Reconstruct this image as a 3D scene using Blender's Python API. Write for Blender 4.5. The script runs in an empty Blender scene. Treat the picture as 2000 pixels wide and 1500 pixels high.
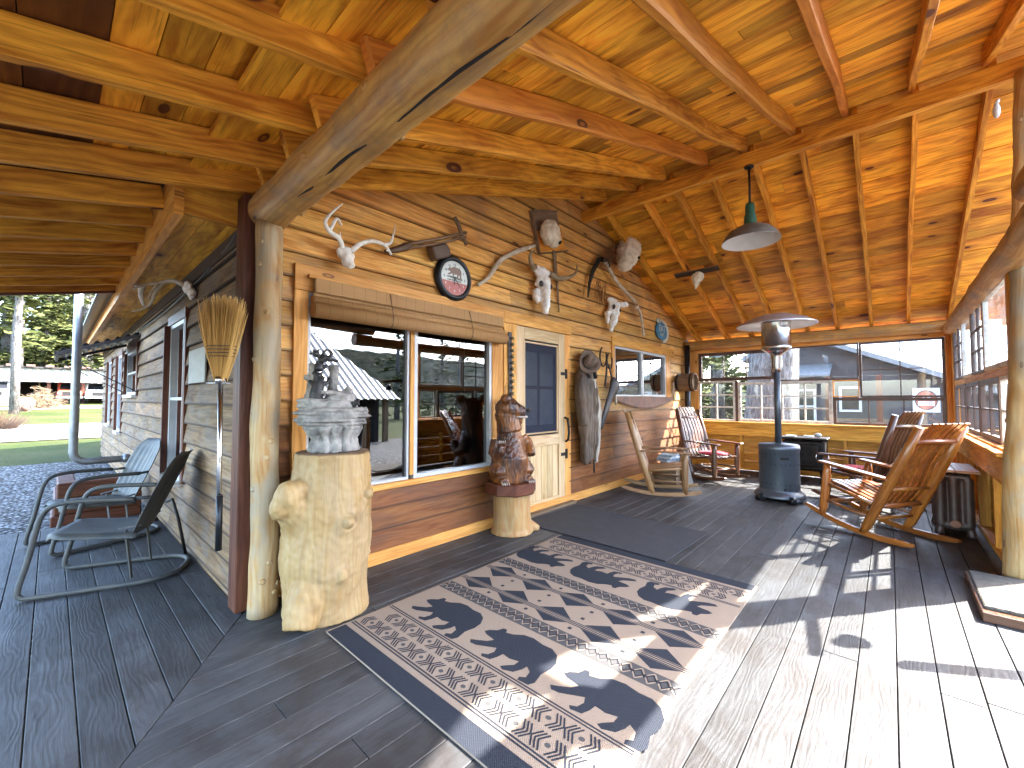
import bpy, math, random
from mathutils import Vector, Matrix, noise
R=random.Random(7)
D=bpy.data; C=bpy.context.scene.collection; SC=bpy.context.scene
# ---------------- camera, sky, sun, exposure ----------------
PITCH=math.atan(30/814); YAW=math.radians(42.2)
F=Vector((math.cos(YAW)*math.cos(PITCH),math.sin(YAW)*math.cos(PITCH),math.sin(PITCH)))
RT=Vector((math.sin(YAW),-math.cos(YAW),0)); UP=RT.cross(F)
cam=D.objects.new('camera',D.cameras.new('camera')); C.objects.link(cam)
m=Matrix((RT,UP,-F)).transposed().to_4x4(); m.translation=Vector((0,0,1.3)); cam.matrix_world=m
cam.data.sensor_width=36; cam.data.lens=36*814/2000; cam.data.clip_end=3000; cam.data.clip_start=.03
SC.camera=cam
SUN_EL=math.radians(42.4); SUN_AZ=math.atan2(-.604,.797)
W=D.worlds.new('World'); SC.world=W; W.use_nodes=True
nt=W.node_tree; nt.nodes.clear()
sky=nt.nodes.new('ShaderNodeTexSky'); sky.sky_type='NISHITA'; sky.sun_disc=False
sky.sun_elevation=SUN_EL; sky.sun_rotation=math.pi/2-SUN_AZ; sky.air_density=1.0; sky.dust_density=1.5; sky.ozone_density=1.0
bg=nt.nodes.new('ShaderNodeBackground'); bg.inputs[1].default_value=.15
wo=nt.nodes.new('ShaderNodeOutputWorld'); nt.links.new(sky.outputs[0],bg.inputs[0]); nt.links.new(bg.outputs[0],wo.inputs[0])
sl=D.lights.new('sun','SUN'); sl.energy=2.45; sl.angle=math.radians(.5); sl.color=(1,.97,.91)
so=D.objects.new('sun',sl); C.objects.link(so)
d=Vector((-.797*math.cos(SUN_EL),.604*math.cos(SUN_EL),-math.sin(SUN_EL)))
so.rotation_euler=d.to_track_quat('-Z','Y').to_euler(); so.location=(20,-15,20)
SC.view_settings.view_transform='Standard'; SC.view_settings.look='None'; SC.view_settings.gamma=1
SC.view_settings.exposure=4.42
SC.render.engine='CYCLES'; SC.cycles.use_denoising=True
SC.cycles.max_bounces=10; SC.cycles.diffuse_bounces=6; SC.cycles.glossy_bounces=4; SC.cycles.transparent_max_bounces=16
SC.cycles.sample_clamp_indirect=8; SC.cycles.caustics_reflective=False; SC.cycles.caustics_refractive=False
# ---------------- node helpers ----------------
class N:
    def __init__(s,name):
        s.m=D.materials.new(name); s.m.use_nodes=True; s.t=s.m.node_tree; s.t.nodes.clear()
        s.o=s.n('OutputMaterial')
    def n(s,typ,**k):
        nd=s.t.nodes.new('ShaderNode'+typ)
        for a,b in k.items(): setattr(nd,a,b)
        return nd
    def l(s,a,b): s.t.links.new(a,b)
    def put(s,nd,i,v):
        if v is None: return
        if hasattr(v,'is_output') or isinstance(v,bpy.types.NodeSocket): s.l(v,nd.inputs[i])
        else: nd.inputs[i].default_value=v
    def ma(s,op,a,b=None,c=None,clamp=False):
        nd=s.n('Math',operation=op); nd.use_clamp=clamp
        s.put(nd,0,a); s.put(nd,1,b); s.put(nd,2,c); return nd.outputs[0]
    def vm(s,op,a,b=None):
        nd=s.n('VectorMath',operation=op); s.put(nd,0,a); s.put(nd,1,b); return nd.outputs[0]
    def mix(s,f,a,b,bl='MIX'):
        nd=s.n('Mix',data_type='RGBA',blend_type=bl); nd.clamp_factor=True
        s.put(nd,0,f); 
        for i,v in ((6,a),(7,b)):
            if isinstance(v,tuple): v=tuple(v)+(1,) if len(v)==3 else v
            s.put(nd,i,v)
        return nd.outputs[2]
    def noise(s,v,sc=5,de=4,ro=.55,di=0):
        nd=s.n('TexNoise'); s.put(nd,'Vector',v); nd.inputs['Scale'].default_value=sc
        nd.inputs['Detail'].default_value=de; nd.inputs['Roughness'].default_value=ro; nd.inputs['Distortion'].default_value=di
        return nd.outputs[0]
    def ramp(s,v,*st):
        nd=s.n('ValToRGB'); e=nd.color_ramp.elements
        while len(e)<len(st): e.new(.5)
        for k,(p,c) in enumerate(st): e[k].position=p; e[k].color=tuple(c)+(1,) if len(c)==3 else c
        s.l(v,nd.inputs[0]); return nd.outputs[0]
    def sst(s,v,a,b):
        nd=s.n('MapRange',interpolation_type='SMOOTHSTEP'); s.put(nd,0,v); nd.inputs[1].default_value=a; nd.inputs[2].default_value=b
        return nd.outputs[0]
    def at(s,name,fac=False):
        nd=s.n('Attribute'); nd.attribute_name=name; return nd.outputs['Fac' if fac else 'Vector']
    def obj(s): return s.n('TexCoord').outputs['Object']
    def bump(s,h,st=.3,di=.01):
        nd=s.n('Bump'); nd.inputs['Strength'].default_value=st; nd.inputs['Distance'].default_value=di; s.l(h,nd.inputs['Height']); return nd.outputs[0]
    def bsdf(s,col,ro=.6,me=0,nor=None,spec=.5,**k):
        b=s.n('BsdfPrincipled')
        if isinstance(col,tuple) and len(col)==3: col=col+(1,)
        s.put(b,'Base Color',col); s.put(b,'Roughness',ro); s.put(b,'Metallic',me); s.put(b,'Specular IOR Level',spec)
        if nor is not None: s.l(nor,b.inputs['Normal'])
        for a,v in k.items(): s.put(b,a.replace('_',' '),v)
        s.l(b.outputs[0],s.o.inputs[0]); return b
    def sep(s,v):
        nd=s.n('SeparateXYZ'); s.l(v,nd.inputs[0]); return nd.outputs
    def comb(s,x=0,y=0,z=0):
        nd=s.n('CombineXYZ'); s.put(nd,0,x); s.put(nd,1,y); s.put(nd,2,z); return nd.outputs[0]
def wood(name,A,B,K=(.08,.03,.01),knot=.5,ro=.6,var=.35,grey=None,gamt=0,fine=.5,dark=.0,bump=.35,spec=.3,hue=.3,kn=(1.6,4.5),gs=1.0,low=None,edge=0,blot=(1.1,7),rg=(150,.20),ksz=1.0):
    s=N(name); wc=s.at('wc'); wr=s.at('wr',True)
    off=s.comb(s.ma('MULTIPLY',wr,41.3),s.ma('MULTIPLY',wr,17.7),s.ma('MULTIPLY',wr,29.1))
    v1=s.vm('ADD',s.vm('MULTIPLY',wc,(blot[0],blot[1],blot[1])),off)
    g1=s.noise(v1,1.6,5,.6,.8)
    v2=s.vm('ADD',s.vm('MULTIPLY',wc,(3,110,110)),off)
    g2=s.noise(v2,1,3,.6)
    ys=s.sep(wc)[1]
    ring=s.ma('SINE',s.ma('ADD',s.ma('MULTIPLY',ys,rg[0]),s.ma('MULTIPLY',s.noise(s.vm('ADD',s.vm('MULTIPLY',wc,(.9,4,4)),off),1.3,2),38)))
    kv=s.n('TexVoronoi',feature='F1'); s.l(s.vm('ADD',s.vm('MULTIPLY',wc,(kn[0],kn[1],.01)),off),kv.inputs['Vector']); kv.inputs['Scale'].default_value=1
    kd=s.ma('ADD',kv.outputs['Distance'],s.ma('MULTIPLY',s.ma('SUBTRACT',g1,.5),.06))
    km=s.ma('MULTIPLY',s.ma('SUBTRACT',s.ma('SUBTRACT',1,s.sst(kd,.055*ksz,.085*ksz)),s.ma('MULTIPLY',s.ma('SUBTRACT',1,s.sst(kd,.02*ksz,.05*ksz)),.65)),knot*1.6,clamp=True)
    halo=s.ma('MULTIPLY',s.ma('SUBTRACT',1,s.sst(kd,.08,.34)),knot,clamp=True)
    f=s.ma('ADD',s.ma('MULTIPLY',g1,2.5),s.ma('MULTIPLY',ring,rg[1])); f=s.ma('SUBTRACT',f,.80-dark,clamp=True)
    col=s.mix(f,A,B)
    col=s.mix(s.ma('MULTIPLY',s.sst(g2,.5,.8),fine),col,tuple(c*.35 for c in B))
    col=s.mix(s.ma('MULTIPLY',halo,.55),col,tuple((c+d)/2 for c,d in zip(B,K)))
    col=s.mix(km,col,K)
    # per board hue and value
    hs=s.n('HueSaturation'); s.l(col,hs.inputs['Color'])
    s.l(s.ma('ADD',.5,s.ma('MULTIPLY',s.ma('SUBTRACT',s.ma('FRACT',s.ma('MULTIPLY',wr,7.31)),.5),.035*hue)),hs.inputs['Hue'])
    s.l(s.ma('ADD',1-var*.5,s.ma('MULTIPLY',wr,var)),hs.inputs['Value'])
    col=hs.outputs[0]
    if grey:
        gn=s.noise(s.obj(),1.1*gs*(1.6 if gs!=1 else 1),6,.65,.4); gn2=s.noise(s.vm('MULTIPLY',wc,(2,14,14)),1,3)
        gf=s.ma('MULTIPLY',s.sst(s.ma('ADD',gn,s.ma('MULTIPLY',s.ma('SUBTRACT',gn2,.5),.5)),.42,.66),gamt)
        col=s.mix(gf,col,s.mix(g2,grey,tuple(c*.6 for c in grey)))
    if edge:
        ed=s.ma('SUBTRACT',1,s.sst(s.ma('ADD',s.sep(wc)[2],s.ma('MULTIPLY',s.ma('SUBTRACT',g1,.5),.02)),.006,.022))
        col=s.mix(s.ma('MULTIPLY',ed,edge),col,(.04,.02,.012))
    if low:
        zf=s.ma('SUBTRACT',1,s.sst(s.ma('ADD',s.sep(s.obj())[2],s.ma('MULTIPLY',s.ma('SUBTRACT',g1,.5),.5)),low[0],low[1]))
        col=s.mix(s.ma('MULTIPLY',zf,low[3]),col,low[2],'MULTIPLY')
    h=s.ma('ADD',s.ma('MULTIPLY',g2,.6),s.ma('MULTIPLY',ring,.15))
    rr=s.ma('ADD',ro-.1,s.ma('MULTIPLY',g1,.25))
    s.bsdf(col,rr,nor=s.bump(h,bump,.004),spec=spec); return s.m
def plain(name,c,ro=.5,me=0,nz=.25,sc=8,bump=0,spec=.5,c2=None,bs=60,**k):
    s=N(name); o=s.obj(); n=s.noise(o,sc,5,.6)
    col=s.mix(s.sst(n,.35,.7),c,c2 or tuple(x*(1-nz) for x in c))
    rr=s.ma('ADD',max(0,ro-.08),s.ma('MULTIPLY',s.noise(o,sc*2.3,3),.16))
    nor=s.bump(s.noise(o,bs,4,.6),bump,.004) if bump else None
    s.bsdf(col,rr,me,nor,spec,**k); return s.m
def glass(name,tint=(.9,.93,.93),refl=1.0,dust=0,dcol=(.8,.82,.84),ro=0.0):
    s=N(name); tr=s.n('BsdfTransparent'); tr.inputs[0].default_value=tint+(1,)
    gl=s.n('BsdfGlossy'); gl.inputs['Roughness'].default_value=ro; gl.inputs[0].default_value=(.95,.97,1,1)
    fr=s.n('Fresnel'); ge=s.n('NewGeometry'); s.l(s.ma('SUBTRACT',1.5,s.ma('MULTIPLY',ge.outputs['Backfacing'],1.5-1/1.5)),fr.inputs[0])
    f=s.ma('MULTIPLY',fr.outputs[0],refl,clamp=True)
    mx=s.n('MixShader'); s.l(f,mx.inputs[0]); s.l(tr.outputs[0],mx.inputs[1]); s.l(gl.outputs[0],mx.inputs[2])
    out=mx.outputs[0]
    if dust:
        df=s.n('BsdfDiffuse'); df.inputs[0].default_value=dcol+(1,)
        tl=s.n('BsdfTranslucent'); tl.inputs[0].default_value=dcol+(1,)
        m0=s.n('MixShader'); m0.inputs[0].default_value=.5; s.l(df.outputs[0],m0.inputs[1]); s.l(tl.outputs[0],m0.inputs[2])
        m2=s.n('MixShader'); s.l(s.ma('MULTIPLY',s.sst(s.noise(s.obj(),3,6,.7,1.0),.3,.8),dust),m2.inputs[0]); s.l(out,m2.inputs[1]); s.l(m0.outputs[0],m2.inputs[2]); out=m2.outputs[0]
    s.l(out,s.o.inputs[0]); return s.m
# ---------------- mesh helpers ----------------
def nz(p,s=1.0): return noise.noise(Vector(p)*s)
class MB:
    def __init__(s): s.v=[];s.f=[];s.wc=[];s.wr=[];s.sm=[];s.mi=[]
    def add(s,vs,fs,wcs=None,r=None,sm=False,mi=0):
        b=len(s.v); r=R.random() if r is None else r
        s.v+=[tuple(x) for x in vs]
        for k,f in enumerate(fs):
            s.f.append([b+i for i in f]); s.sm.append(sm); s.mi.append(mi)
            for j,i in enumerate(f):
                s.wc.append(tuple(wcs[k][j]) if wcs else tuple(vs[i])); s.wr.append(r)
        return s
    def beam(s,p0,p1,w,h,up=(0,0,1),seg=1,wob=0,r=None,mi=0,taper=1):
        # oriented board: w across (side), h along up; grain runs p0->p1
        p0=Vector(p0);p1=Vector(p1);d=(p1-p0);L=d.length;d.normalize();u=Vector(up);sd=d.cross(u)
        if sd.length<1e-5: sd=d.cross(Vector((1,0,0)))
        sd.normalize();u=sd.cross(d).normalized();vs=[];r=R.random() if r is None else r
        for k in range(seg+1):
            t=k/seg;c=p0+d*L*t
            if wob: c=c+sd*nz((r*50,t*L*.8,1))*wob*2+u*nz((r*50,t*L*.8,9))*wob
            q=1+(taper-1)*t
            for a,b in ((-1,-1),(1,-1),(1,1),(-1,1)): vs.append(c+sd*a*w*q/2+u*b*h*q/2)
        fs=[];wcs=[];o=Vector((r*9,r*5,0));k4=[(0,1,2,3)]
        cr=[(-w/2,-h/2),(w/2,-h/2),(w/2,h/2),(-w/2,h/2)]
        def W(i,side):
            k=i//4;a,b=cr[i%4]; x=k/seg*L
            return (o.x+x,o.y+(a if side else b)+(0 if side else .5),b if side else a)
        for k in range(seg):
            b=k*4
            for j in range(4):
                f=(b+j,b+(j+1)%4,b+4+(j+1)%4,b+4+j); fs.append(f); wcs.append([W(i,j%2==0) for i in f])
        for f in ((3,2,1,0),(seg*4,seg*4+1,seg*4+2,seg*4+3)): fs.append(f); wcs.append([(cr[i%4][0]*.3+r*9,cr[i%4][1]+r,0) for i in f])
        return s.add(vs,fs,wcs,r,False,mi)
    def box(s,x0,x1,y0,y1,z0,z1,ax=0,r=None,mi=0):
        c=Vector(((x0+x1)/2,(y0+y1)/2,(z0+z1)/2));e=[(x1-x0)/2,(y1-y0)/2,(z1-z0)/2]
        if ax==0: return s.beam(c-Vector((e[0],0,0)),c+Vector((e[0],0,0)),2*e[1],2*e[2],(0,0,1),r=r,mi=mi)
        if ax==1: return s.beam(c-Vector((0,e[1],0)),c+Vector((0,e[1],0)),2*e[0],2*e[2],(0,0,1),r=r,mi=mi)
        return s.beam(c-Vector((0,0,e[2])),c+Vector((0,0,e[2])),2*e[1],2*e[0],(1,0,0),r=r,mi=mi)
    def prism(s,poly,z0,z1,ax=0,r=None,mi=0,frame=None,bot=True):
        # polygon (list of 2D) extruded; frame=(origin,U,V,Wdir) default XY
        o,U,V,Wd=frame or ((0,0,0),(1,0,0),(0,1,0),(0,0,1)); o=Vector(o);U=Vector(U);V=Vector(V);Wd=Vector(Wd)
        n=len(poly);r=R.random() if r is None else r
        vs=[o+U*a+V*b+Wd*z0 for a,b in poly]+[o+U*a+V*b+Wd*z1 for a,b in poly]
        wc=lambda i:((poly[i%n][0],poly[i%n][1],0) if ax==0 else (poly[i%n][1],poly[i%n][0],0))
        sw=lambda i:(wc(i)[0],wc(i)[1]+(z1 if i>=n else z0),0)
        fs=[list(range(n,2*n))];wcs=[[wc(i) for i in fs[0]]]
        if bot: fs.append(list(range(n-1,-1,-1)));wcs.append([wc(i) for i in fs[1]])
        for i in range(n):
            f=[i,(i+1)%n,n+(i+1)%n,n+i];fs.append(f);wcs.append([sw(j) for j in f])
        o2=(r*9,r*5,0);wcs=[[(a+o2[0],b+o2[1],c) for a,b,c in w] for w in wcs]
        return s.add(vs,fs,wcs,r,False,mi)
    def tube(s,pts,rad,n=10,wob=0,ws=6,cap=True,r=None,mi=0,sm=True,closed=False,flat=1,up=None):
        pts=[Vector(p) for p in pts];m=len(pts)
        if not isinstance(rad,(list,tuple)): rad=[rad]*m
        r=R.random() if r is None else r
        T=[]
        for i in range(m):
            a=pts[i-1] if (i>0 or closed) else pts[i];b=pts[(i+1)%m] if (i<m-1 or closed) else pts[i];T.append((b-a).normalized())
        u=Vector(up) if up else (Vector((0,0,1)) if abs(T[0].z)<.9 else Vector((1,0,0)))
        u=(u-T[0]*u.dot(T[0])).normalized();vs=[];acc=[0]
        for i in range(m):
            if i: 
                u=(u-T[i]*u.dot(T[i])); u.normalize(); acc.append(acc[-1]+(pts[i]-pts[i-1]).length)
            w=T[i].cross(u)
            for j in range(n):
                a=2*math.pi*j/n; dr=u*math.cos(a)*flat+w*math.sin(a); q=rad[i]
                if wob: q*=1+wob*nz((pts[i]+dr*q*2),ws)
                vs.append(pts[i]+dr*q)
        fs=[];wcs=[];mr=max(rad)
        for i in range(m if closed else m-1):
            for j in range(n):
                k=(j+1)%n;i2=(i+1)%m
                fs.append((i*n+j,i*n+k,i2*n+k,i2*n+j))
                x0=acc[i];x1=acc[i2] if i2 else acc[i]+.1
                wcs.append([(r*9+x0,r*5+j/n*6.28*mr,0),(r*9+x0,r*5+(j+1)/n*6.28*mr,0),(r*9+x1,r*5+(j+1)/n*6.28*mr,0),(r*9+x1,r*5+j/n*6.28*mr,0)])
        s.add(vs,fs,wcs,r,sm,mi)
        if cap and not closed:
            b=len(s.v)-m*n
            for ring,rev in ((range(n),1),(range((m-1)*n,m*n),0)):
                f=[b+i for i in ring]
                if rev: f=f[::-1]
                s.f.append(f);s.sm.append(False);s.mi.append(mi)
                for i in f: s.wc.append((s.v[i][0]*.2+r,s.v[i][1]+s.v[i][2],0));s.wr.append(r)
        return s
    def lathe(s,prof,c=(0,0,0),n=32,ax='z',mi=0,sm=True,r=None,wob=0,arc=None):
        # prof list (radius,height)
        c=Vector(c);r=R.random() if r is None else r;vs=[];m=len(prof)
        for q,h in prof:
            for j in range(n):
                a=2*math.pi*j/n;rr=q*(1+wob*nz((math.cos(a)*2,math.sin(a)*2,h*4+c.x))) if wob else q
                x,y=math.cos(a)*rr,math.sin(a)*rr
                p={'z':Vector((x,y,h)),'y':Vector((x,h,y)),'x':Vector((h,x,y))}[ax]; vs.append(c+p)
        fs=[];wcs=[]
        for i in range(m-1):
            for j in range(n):
                k=(j+1)%n; fs.append((i*n+j,i*n+k,(i+1)*n+k,(i+1)*n+j) if ax!='y' else (i*n+k,i*n+j,(i+1)*n+j,(i+1)*n+k))
                a=6.283*j/n;b=6.283*(j+1)/n;q=max(p[0] for p in prof);t=[(prof[i][1],a*q,prof[i][0]),(prof[i][1],b*q,prof[i][0]),(prof[i+1][1],b*q,prof[i+1][0]),(prof[i+1][1],a*q,prof[i+1][0])]
                wcs.append(t if ax!='y' else [t[1],t[0],t[3],t[2]])
        return s.add(vs,fs,wcs,r,sm,mi)
    def sphere(s,c,rad,n=12,m=8,mi=0,rot=None,r=None):
        c=Vector(c);rad=Vector(rad) if hasattr(rad,'__len__') else Vector((rad,)*3);vs=[];fs=[]
        for i in range(1,m):
            for j in range(n):
                p=Vector((math.sin(math.pi*i/m)*math.cos(6.28318*j/n)*rad.x,math.sin(math.pi*i/m)*math.sin(6.28318*j/n)*rad.y,math.cos(math.pi*i/m)*rad.z))
                if rot is not None: p=rot@p
                vs.append(c+p)
        t=Vector((0,0,rad.z)); 
        if rot is not None: t=rot@t
        vs+= [c+t,c-t];T=len(vs)-2
        for i in range(m-2):
            for j in range(n): k=(j+1)%n; fs.append((i*n+j,(i+1)*n+j,(i+1)*n+k,i*n+k))
        for j in range(n): k=(j+1)%n; fs.append((T,j,k)); fs.append((T+1,(m-2)*n+k,(m-2)*n+j))
        return s.add(vs,fs,None,r,True,mi)
    def mesh(s,name):
        me=D.meshes.new(name); me.from_pydata(s.v,[],s.f)
        a=me.attributes.new('wc','FLOAT_VECTOR','CORNER'); a.data.foreach_set('vector',[x for w in s.wc for x in w])
        a=me.attributes.new('wr','FLOAT','CORNER'); a.data.foreach_set('value',s.wr)
        me.polygons.foreach_set('use_smooth',s.sm); me.polygons.foreach_set('material_index',s.mi); me.update(); return me
    def build(s,name,mats,parent=None,bev=0,wmat=None,loc=None):
        return put(s.mesh(name),name,mats,parent,bev,loc)
def put(me,name,mats,parent=None,bev=0,loc=None):
    for q in (mats if isinstance(mats,(list,tuple)) else [mats]): me.materials.append(q)
    o=D.objects.new(name,me); C.objects.link(o)
    if parent is not None:
        o.parent=parent
        if not parent.get('_local'): o.matrix_parent_inverse=Matrix.Translation(-Vector(parent.get('_w',(0,0,0))))
    if bev:
        b=o.modifiers.new('bevel','BEVEL'); b.width=bev; b.segments=1; b.limit_method='ANGLE'
    return o
def fuse(mb,vox,smooth=3,disp=0,ds=8,axis=None,d2=0,ds2=30):
    me0=D.meshes.new('t'); me0.from_pydata(mb.v,[],mb.f); o=D.objects.new('t',me0); C.objects.link(o)
    md=o.modifiers.new('r','REMESH'); md.mode='VOXEL'; md.voxel_size=vox
    if smooth: sm=o.modifiers.new('s','SMOOTH'); sm.iterations=smooth; sm.factor=.6
    dg=bpy.context.evaluated_depsgraph_get(); dg.update(); me=D.meshes.new_from_object(o.evaluated_get(dg))
    D.objects.remove(o); D.meshes.remove(me0)
    if disp or d2:
        ns=[v.normal.copy() for v in me.vertices]
        for v,n in zip(me.vertices,ns):
            a=0
            if disp: a+=disp*noise.noise(v.co*ds)
            if d2:
                q=v.co*ds2
                if axis is not None: q[axis]*=.15
                a+=d2*noise.noise(q)
            v.co+=n*a
    for p in me.polygons: p.use_smooth=True
    a=me.attributes.new('wc','FLOAT_VECTOR','CORNER'); L=[]
    for l in me.loops:
        c=me.vertices[l.vertex_index].co; L+=[c.z,c.x+c.y*.7,c.y-c.x*.7]
    a.data.foreach_set('vector',L); a=me.attributes.new('wr','FLOAT','CORNER'); a.data.foreach_set('value',[.5]*len(me.loops))
    me.update(); return me
def T(name,label,cat,loc=(0,0,0),group=None,local=False,rz=0,kind=None):
    o=D.objects.new(name,None); C.objects.link(o); o.empty_display_size=.1; o.location=loc; o.rotation_euler=(0,0,rz)
    if local: o['_local']=1
    else: o['_w']=tuple(loc)
    return tag(o,label,cat,group,kind)
def tag(o,label=None,cat=None,group=None,kind=None):
    if label: o['label']=label
    if cat: o['category']=cat
    if group: o['group']=group
    if kind: o['kind']=kind
    return o
def copytree(o,loc,rz,label=None,parent=None):
    c=o.copy(); C.objects.link(c)
    if parent is None:
        c.location=loc; c.rotation_euler=(0,0,rz)
        if label: c['label']=label
    else: c.parent=parent
    for ch in [x for x in D.objects if x.parent==o]: copytree(ch,None,None,None,c)
    return c
def clip(poly,a,b,c):
    # keep a*x+b*y<=c
    out=[]
    for i in range(len(poly)):
        p=poly[i];q=poly[(i+1)%len(poly)];dp=a*p[0]+b*p[1]-c;dq=a*q[0]+b*q[1]-c
        if dp<=0: out.append(p)
        if dp*dq<0: t=dp/(dp-dq); out.append((p[0]+(q[0]-p[0])*t,p[1]+(q[1]-p[1])*t))
    return out
def text(body,size,ext=.002):
    cu=D.curves.new('t','FONT'); cu.body=body; cu.size=size; cu.extrude=ext; cu.align_x='CENTER'; cu.align_y='CENTER'
    o=D.objects.new('t',cu); C.objects.link(o); dg=bpy.context.evaluated_depsgraph_get(); dg.update()
    me=D.meshes.new_from_object(o.evaluated_get(dg)); D.objects.remove(o); return me
def place_text(mb,body,size,o,U,V,mi=0,ext=.001,sx=1):
    me=text(body,size,ext);o=Vector(o);U=Vector(U);V=Vector(V);Wd=U.cross(V)
    mb.add([o+U*v.co.x*sx+V*v.co.y+Wd*v.co.z for v in me.vertices],[list(p.vertices) for p in me.polygons],mi=mi); D.meshes.remove(me)
# ---------------- materials ----------------
M={}
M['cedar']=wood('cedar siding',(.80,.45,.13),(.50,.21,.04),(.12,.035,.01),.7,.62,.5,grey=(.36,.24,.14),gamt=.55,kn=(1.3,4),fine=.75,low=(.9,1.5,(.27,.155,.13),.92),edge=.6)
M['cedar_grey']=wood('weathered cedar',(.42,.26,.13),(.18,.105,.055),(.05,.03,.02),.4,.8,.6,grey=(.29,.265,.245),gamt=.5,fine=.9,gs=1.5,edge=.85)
M['trim']=wood('cedar trim',(.76,.37,.095),(.52,.21,.04),(.12,.03,.006),.5,.55,.25)
M['trim_dark']=wood('dark red trim',(.16,.05,.022),(.08,.022,.01),(.02,.008,.004),.4,.5,.25)
M['rafter']=wood('fir rafter',(.82,.38,.04),(.38,.115,.008),(.09,.02,.005),1.0,.6,.35,kn=(1.6,3.2),ksz=1.6,blot=(1.4,5),fine=.8)
M['rafter_red']=wood('red fir rafter',(.66,.27,.035),(.40,.12,.012),(.06,.015,.005),.7,.55,.35,kn=(1.1,2.5))
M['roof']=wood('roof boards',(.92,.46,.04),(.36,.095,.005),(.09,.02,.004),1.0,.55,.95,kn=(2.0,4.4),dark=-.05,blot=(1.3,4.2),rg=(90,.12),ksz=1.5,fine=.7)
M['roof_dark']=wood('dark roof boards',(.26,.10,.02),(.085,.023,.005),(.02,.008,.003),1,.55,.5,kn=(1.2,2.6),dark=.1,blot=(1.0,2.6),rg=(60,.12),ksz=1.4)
M['door']=wood('pale fir door',(.74,.53,.30),(.56,.35,.15),(.2,.08,.02),.4,.45,.3)
M['pine']=wood('orange pine',(.78,.37,.055),(.46,.17,.02),(.1,.03,.006),.5,.5,.35)
M['log']=wood('peeled log',(.62,.36,.10),(.36,.15,.028),(.06,.022,.01),.95,.45,.1,grey=(.27,.19,.11),gamt=.55,kn=(2.2,5),bump=.6,spec=.5,gs=2.6)
M['post']=wood('pale log post',(.66,.48,.24),(.50,.25,.07),(.10,.035,.01),1.0,.5,.1,grey=(.54,.45,.31),gamt=.9,kn=(3.0,9),blot=(2.2,9),bump=.4,gs=1.8)
M['rocker']=wood('varnished hickory',(.36,.12,.022),(.16,.042,.008),(.07,.02,.005),.5,.26,.45,spec=.6)
M['rocker_pale']=wood('worn hickory',(.44,.24,.10),(.26,.11,.035),(.06,.02,.01),.5,.35,.4,spec=.5)
M['oldwood']=wood('old grey brown wood',(.30,.20,.12),(.17,.10,.055),(.05,.03,.02),.3,.7,.4)
M['slat']=wood('rocker slats dark',(.20,.085,.04),(.10,.038,.018),(.04,.01,.005),.3,.28,.4,spec=.6)
def floormat():
    s=N('deck paint'); wc=s.at('wc'); wr=s.at('wr',True)
    off=s.comb(s.ma('MULTIPLY',wr,41.3),s.ma('MULTIPLY',wr,17.7),0)
    g=s.noise(s.vm('ADD',s.vm('MULTIPLY',wc,(2.2,38,38)),off),1.3,5,.65,.6)
    ring=s.ma('SINE',s.ma('ADD',s.ma('MULTIPLY',s.sep(wc)[1],260),s.ma('MULTIPLY',s.noise(s.vm('ADD',s.vm('MULTIPLY',wc,(1.4,6,6)),off),1.2,2),60)))
    b=s.noise(s.obj(),2.2,7,.7,.5); b2=s.noise(s.vm('MULTIPLY',wc,(1.5,6,6)),2.0,6,.7,.5)
    col=s.mix(s.sst(b2,.3,.75),(.125,.125,.127),(.07,.067,.067))
    col=s.mix(s.ma('MULTIPLY',s.sst(b,.44,.62),.75),col,(.056,.043,.036))
    col=s.mix(s.ma('MULTIPLY',s.sst(g,.52,.72),.6),col,(.03,.026,.025))
    col=s.mix(s.ma('MULTIPLY',s.sst(ring,.6,1),.11),col,(.035,.03,.03))
    # scuffs and trodden bare spots
    sc=s.noise(s.vm('MULTIPLY',wc,(3,22,22)),3,4,.7)
    col=s.mix(s.ma('MULTIPLY',s.sst(sc,.62,.74),.35),col,(.23,.225,.225))
    vo=s.n('TexVoronoi',feature='F1'); s.l(s.vm('ADD',s.vm('MULTIPLY',wc,(1.4,4.2,.01)),off),vo.inputs['Vector']); vo.inputs['Scale'].default_value=1.2
    col=s.mix(s.ma('MULTIPLY',s.ma('SUBTRACT',1,s.sst(vo.outputs['Distance'],.025,.05)),.7),col,(.03,.025,.02))
    hs=s.n('HueSaturation'); s.l(col,hs.inputs['Color']); s.l(s.ma('ADD',.78,s.ma('MULTIPLY',wr,.44)),hs.inputs['Value'])
    h=s.ma('ADD',s.ma('MULTIPLY',g,1),s.ma('MULTIPLY',ring,.12))
    s.bsdf(hs.outputs[0],s.ma('ADD',.42,s.ma('MULTIPLY',b2,.3)),nor=s.bump(h,.45,.004),spec=.35); return s.m
M['deck']=floormat()
M['white']=plain('white vinyl',(.72,.73,.74),.4,nz=.12)
M['white_old']=plain('old white paint',(.66,.64,.58),.6,nz=.4,sc=14,c2=(.45,.40,.34))
M['brown']=plain('brown sash paint',(.10,.055,.04),.5,nz=.4)
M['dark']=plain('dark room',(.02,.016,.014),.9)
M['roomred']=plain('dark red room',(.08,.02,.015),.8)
M['screen']=plain('door screen',(.045,.045,.06),.6,nz=.1)
M['black']=plain('black metal',(.025,.026,.03),.4,.6,nz=.3)
M['iron']=plain('dark iron',(.05,.04,.035),.55,.7,nz=.4,bump=.2)
M['rust']=plain('rusty iron',(.17,.085,.055),.75,.3,nz=.4,c2=(.10,.06,.05),bump=.2)
M['chrome']=plain('steel',(.62,.62,.62),.22,1,nz=.25)
M['galv']=plain('galvanised pipe',(.42,.45,.47),.4,.7,nz=.3)
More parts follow.
